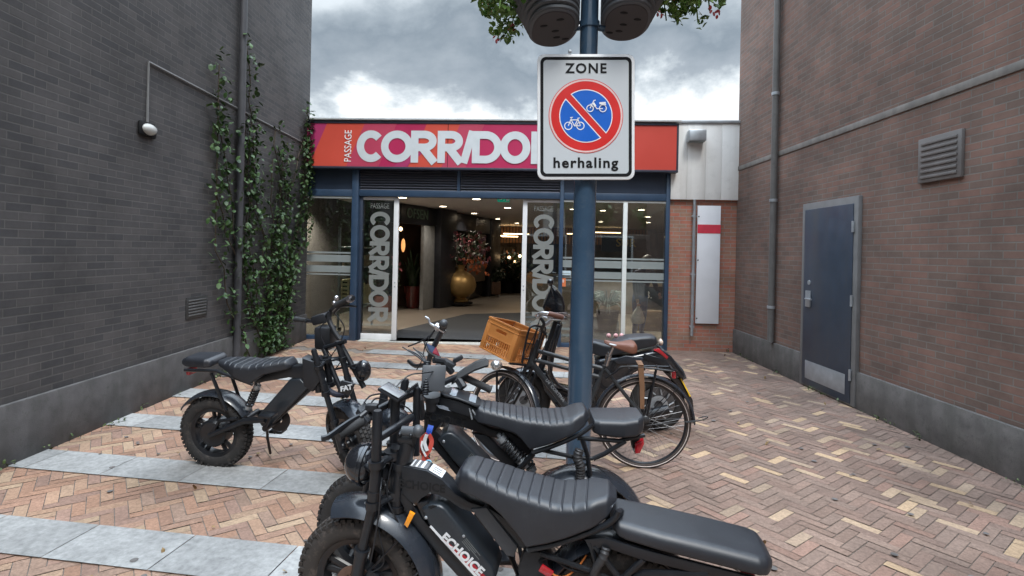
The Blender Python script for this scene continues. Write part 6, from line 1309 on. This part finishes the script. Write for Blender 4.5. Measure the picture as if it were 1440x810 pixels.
# disc centre in photo pixels (823, 163) relative to the plate centre (824, 164.5)
dcx, dcz, dr = -.3 * k, 1.0 * k, 52.5 * k
m = MB(); face(m, circ(dcx, dcz, dr), -.0024); m.build('disc', M_signred, sg, 0)
m = MB(); ringp(m, circ(dcx, dcz, dr * .982), circ(dcx, dcz, dr * .935), -.0030); m.build('disc_rim', mat('rim_pink', (.72, .52, .5), .4), sg, 0)
def segp(r, off, side, n=40):
    """half disc left of a diagonal band: side +1 upper right, -1 lower left; band runs from upper left to lower right"""
    nv = Vector((math.cos(R(42)), math.sin(R(42)))) * side; tv = Vector((-nv.y, nv.x)); a = math.acos(off / r); out = []
    for i in range(n + 1):
        t = -a + 2 * a * i / n; v = nv * (r * math.cos(t)) + tv * (r * math.sin(t)); out.append((dcx + v.x, dcz + v.y))
    return out
for s in (1, -1):
    m = MB(); face(m, segp(dr * .715, dr * .085, s), -.0030); m.build('white_edge', M_letter, sg, 0)
    m = MB(); face(m, segp(dr * .69, dr * .11, s), -.0037); m.build('blue_field', M_signblue, sg, 0)
t = MB(); text(t, 'ZONE', (0, -.0022, 67.5 * k), .084, bold=.0022, ext=.0006, sx=1.0, sp=1.18); text(t, 'herhaling', (-.004, -.0022, -65.5 * k), .088, bold=.0024, ext=.0006, sx=1.06, sp=1.16); t.build('lettering', M_black, sg, 0)
rb = Ribbon(); tk = 1.25 * k
def S(px, py): return ((px - 823.3) * k + dcx, -(py - 163) * k + dcz)
def pict(pts, closed=False, t=tk): rb.stroke([S(*p) for p in pts], t, closed)
def pcirc(cx, cy, r, n=24): pict([(cx + r * math.cos(2 * math.pi * i / n), cy + r * math.sin(2 * math.pi * i / n)) for i in range(n)], True)
pcirc(798.5, 177, 5.2); pcirc(815.5, 177, 5.2)
for p in (((798.5, 177), (803, 166), (802, 165.2)), ((802, 168.8), (812, 168.5)), ((803, 169.5), (807, 177), (815.5, 177)), ((807, 177), (812.5, 167)), ((812, 168), (815.5, 177)), ((801, 165.5), (805, 165)), ((811, 166.5), (814.5, 166))): pict(p)
pcirc(829, 152.5, 4.6); pcirc(847, 152.5, 4.8)
for p in (((829, 152.5), (834.5, 141.5), (837, 141)), ((833.5, 146), (838.5, 153), (847, 153)), ((829, 147), (834, 146)),): pict(p)
pict(((842, 145.5), (851, 144.8)), t=tk * 2.2); pict(((833.5, 145), (836.5, 150)), t=tk * 2.4); pict(((844, 147), (851.5, 147.6)), t=tk * 1.2)
M_p = Matrix(((1, 0, 0, 0), (0, 0, -1, -.0045), (0, 1, 0, 0), (0, 0, 0, 1))); MB()._merge(rb.b, M_p).build('pictograms', M_letter, sg, 0)
m = MB()
for x in (-.02,): m.box((-.10, .0, ht_ / 2 + .015), (.022, .016, .02), None, .004)
for z in (-.25, .2): m.span(-.2, .2, .0225, .05, z - .015, z + .015, .003)
m.build('mounting_rail', M_steel, sg)
# half-round flower bowls clasping the pole
def bowl(cpx, cpy, side, lab, labp):
    c = W(cpx, cpy, PZ); c = Vector((pb_.x + on(3).x + side * .075, PZ + on(3).y, c.z))
    o = thing('planter', lab, 'planter', loc=c, group='flower bowls on the pole')
    def ring(f, z, ins=0.0):                    # oval plan, grows outwards away from the pole
        ax, ay = .15 + .10 * f - ins, .29 + .16 * f - ins; cx = .155 + .10 * f; out = []
        for i in range(56):
            a = 2 * math.pi * i / 56; c_, s_ = math.cos(a), math.sin(a); out.append(Vector((cx + ax * math.copysign(abs(c_) ** .85, c_), ay * math.copysign(abs(s_) ** .85, s_), z)))
        return out
    secs = [ring(0, 0, .10), ring(0, 0, .012), ring(0, .006)]; n = 13
    for i in range(n):
        f = i / (n - 1); z = .01 + .38 * f; secs += [ring(f, z, .0), ring(f, z + .004, -.008), ring(f, z + .018, -.009), ring(f, z + .024, .002)]
    secs += [ring(1, .425, -.012), ring(1, .425, .02), ring(.95, .37, .02)]
    rz = Matrix.Diagonal((side, 1, 1, 1)) @ Matrix.Rotation(R(-7 if side > 0 else -2), 4, 'Z')
    m = MB(); m.loft(secs); m.xf(rz); m.build('bowl', M_pot, o, 30)
    m = MB(); m.loft([ring(0, -.005, .022), ring(0, -.002, .018)]); m.xf(rz); uo = m.build('underside', M_potbase, o)
    m = MB()
    for x, y in ((.13, -.17), (.22, -.07), (.14, .0), (.12, .10), (.06, .12)):
        b = bmesh.new(); bmesh.ops.create_uvsphere(b, u_segments=12, v_segments=6, radius=1); b.transform(Matrix.Translation((x, y, -.006)) @ Matrix.Rotation(.5, 4, 'Z') @ Matrix.Diagonal((.026, .017, .004, 1))); m._merge(b)
    m.xf(rz); m.build('drain_holes', M_dark, uo)
    p = thing('geranium', labp, 'flowers', loc=c + Vector((0, 0, .38)), group='geraniums in the bowls'); rg = random.Random(20 + side)
    f = MB(); b1, b2 = MB(), MB(); stm = MB()
    def cl(x, y, z, rad, n, fl):
        leafball(f, (x, y, z), (rad, rad, rad), n, .026, rg)
        for _ in range(fl):
            q = Vector((x + rg.uniform(-rad, rad), y + rg.uniform(-rad, rad), z + rg.uniform(-rad, rad * .6)))
            for j in range(12): leaf(b1 if rg.random() < .6 else b2, q + Vector((rg.uniform(-.03, .03), rg.uniform(-.03, .03), rg.uniform(-.03, .03))), .016, rg)
    for i in range(30):
        a = rg.uniform(-1.4, 1.4); e = rg.uniform(.1, .45); cl(side * (e * math.cos(a)), e * math.sin(a), rg.uniform(.0, .3), .10, 45, 1 if rg.random() < .4 else 0)
    if side < 0:
        hang = ((.38, -.32, .85), (.46, -.25, .9), (.50, -.05, .85), (.48, .2, .9), (.40, .36, .8), (.56, .1, .65))
    else: hang = ((.40, -.2, .6), (.48, 0, .7), (.44, .2, .65), (.56, -.1, .75), (.62, .1, .78), (.52, .22, .7), (.66, 0, .7))
    for r_, y, k_ in hang:
        L_ = .40 * k_; n = int(9 * k_) + 2; stm.tube([(side * (r_ - .1), y, .05), (side * r_, y, -.05), (side * (r_ + .03), y, -L_)], .005, 5)
        for i in range(n):
            z = .05 - (L_ + .05) * i / n; cl(side * (r_ + rg.uniform(-.05, .09)), y + rg.uniform(-.08, .08), z, .085 * (1.1 - .5 * i / n), 17, 1 if rg.random() < .32 else 0)
    f.build('foliage', M_leaf, p, 0); b1.build('red_blossoms', mat('geranium_red', (.50, .05, .06), .6), p, 0); b2.build('pink_blossoms', mat('geranium_pink', (.58, .16, .20), .6), p, 0); stm.build('stems', M_leaf, p)
bowl(786, 43, -1, 'ribbed dark flower bowl left of the pole, its underside with drain holes seen whole', 'trailing red geranium hanging over the left flower bowl')
bowl(874, 35, 1, 'ribbed dark flower bowl right of the pole, turned away behind its rim', 'geranium peeping over the right flower bowl')
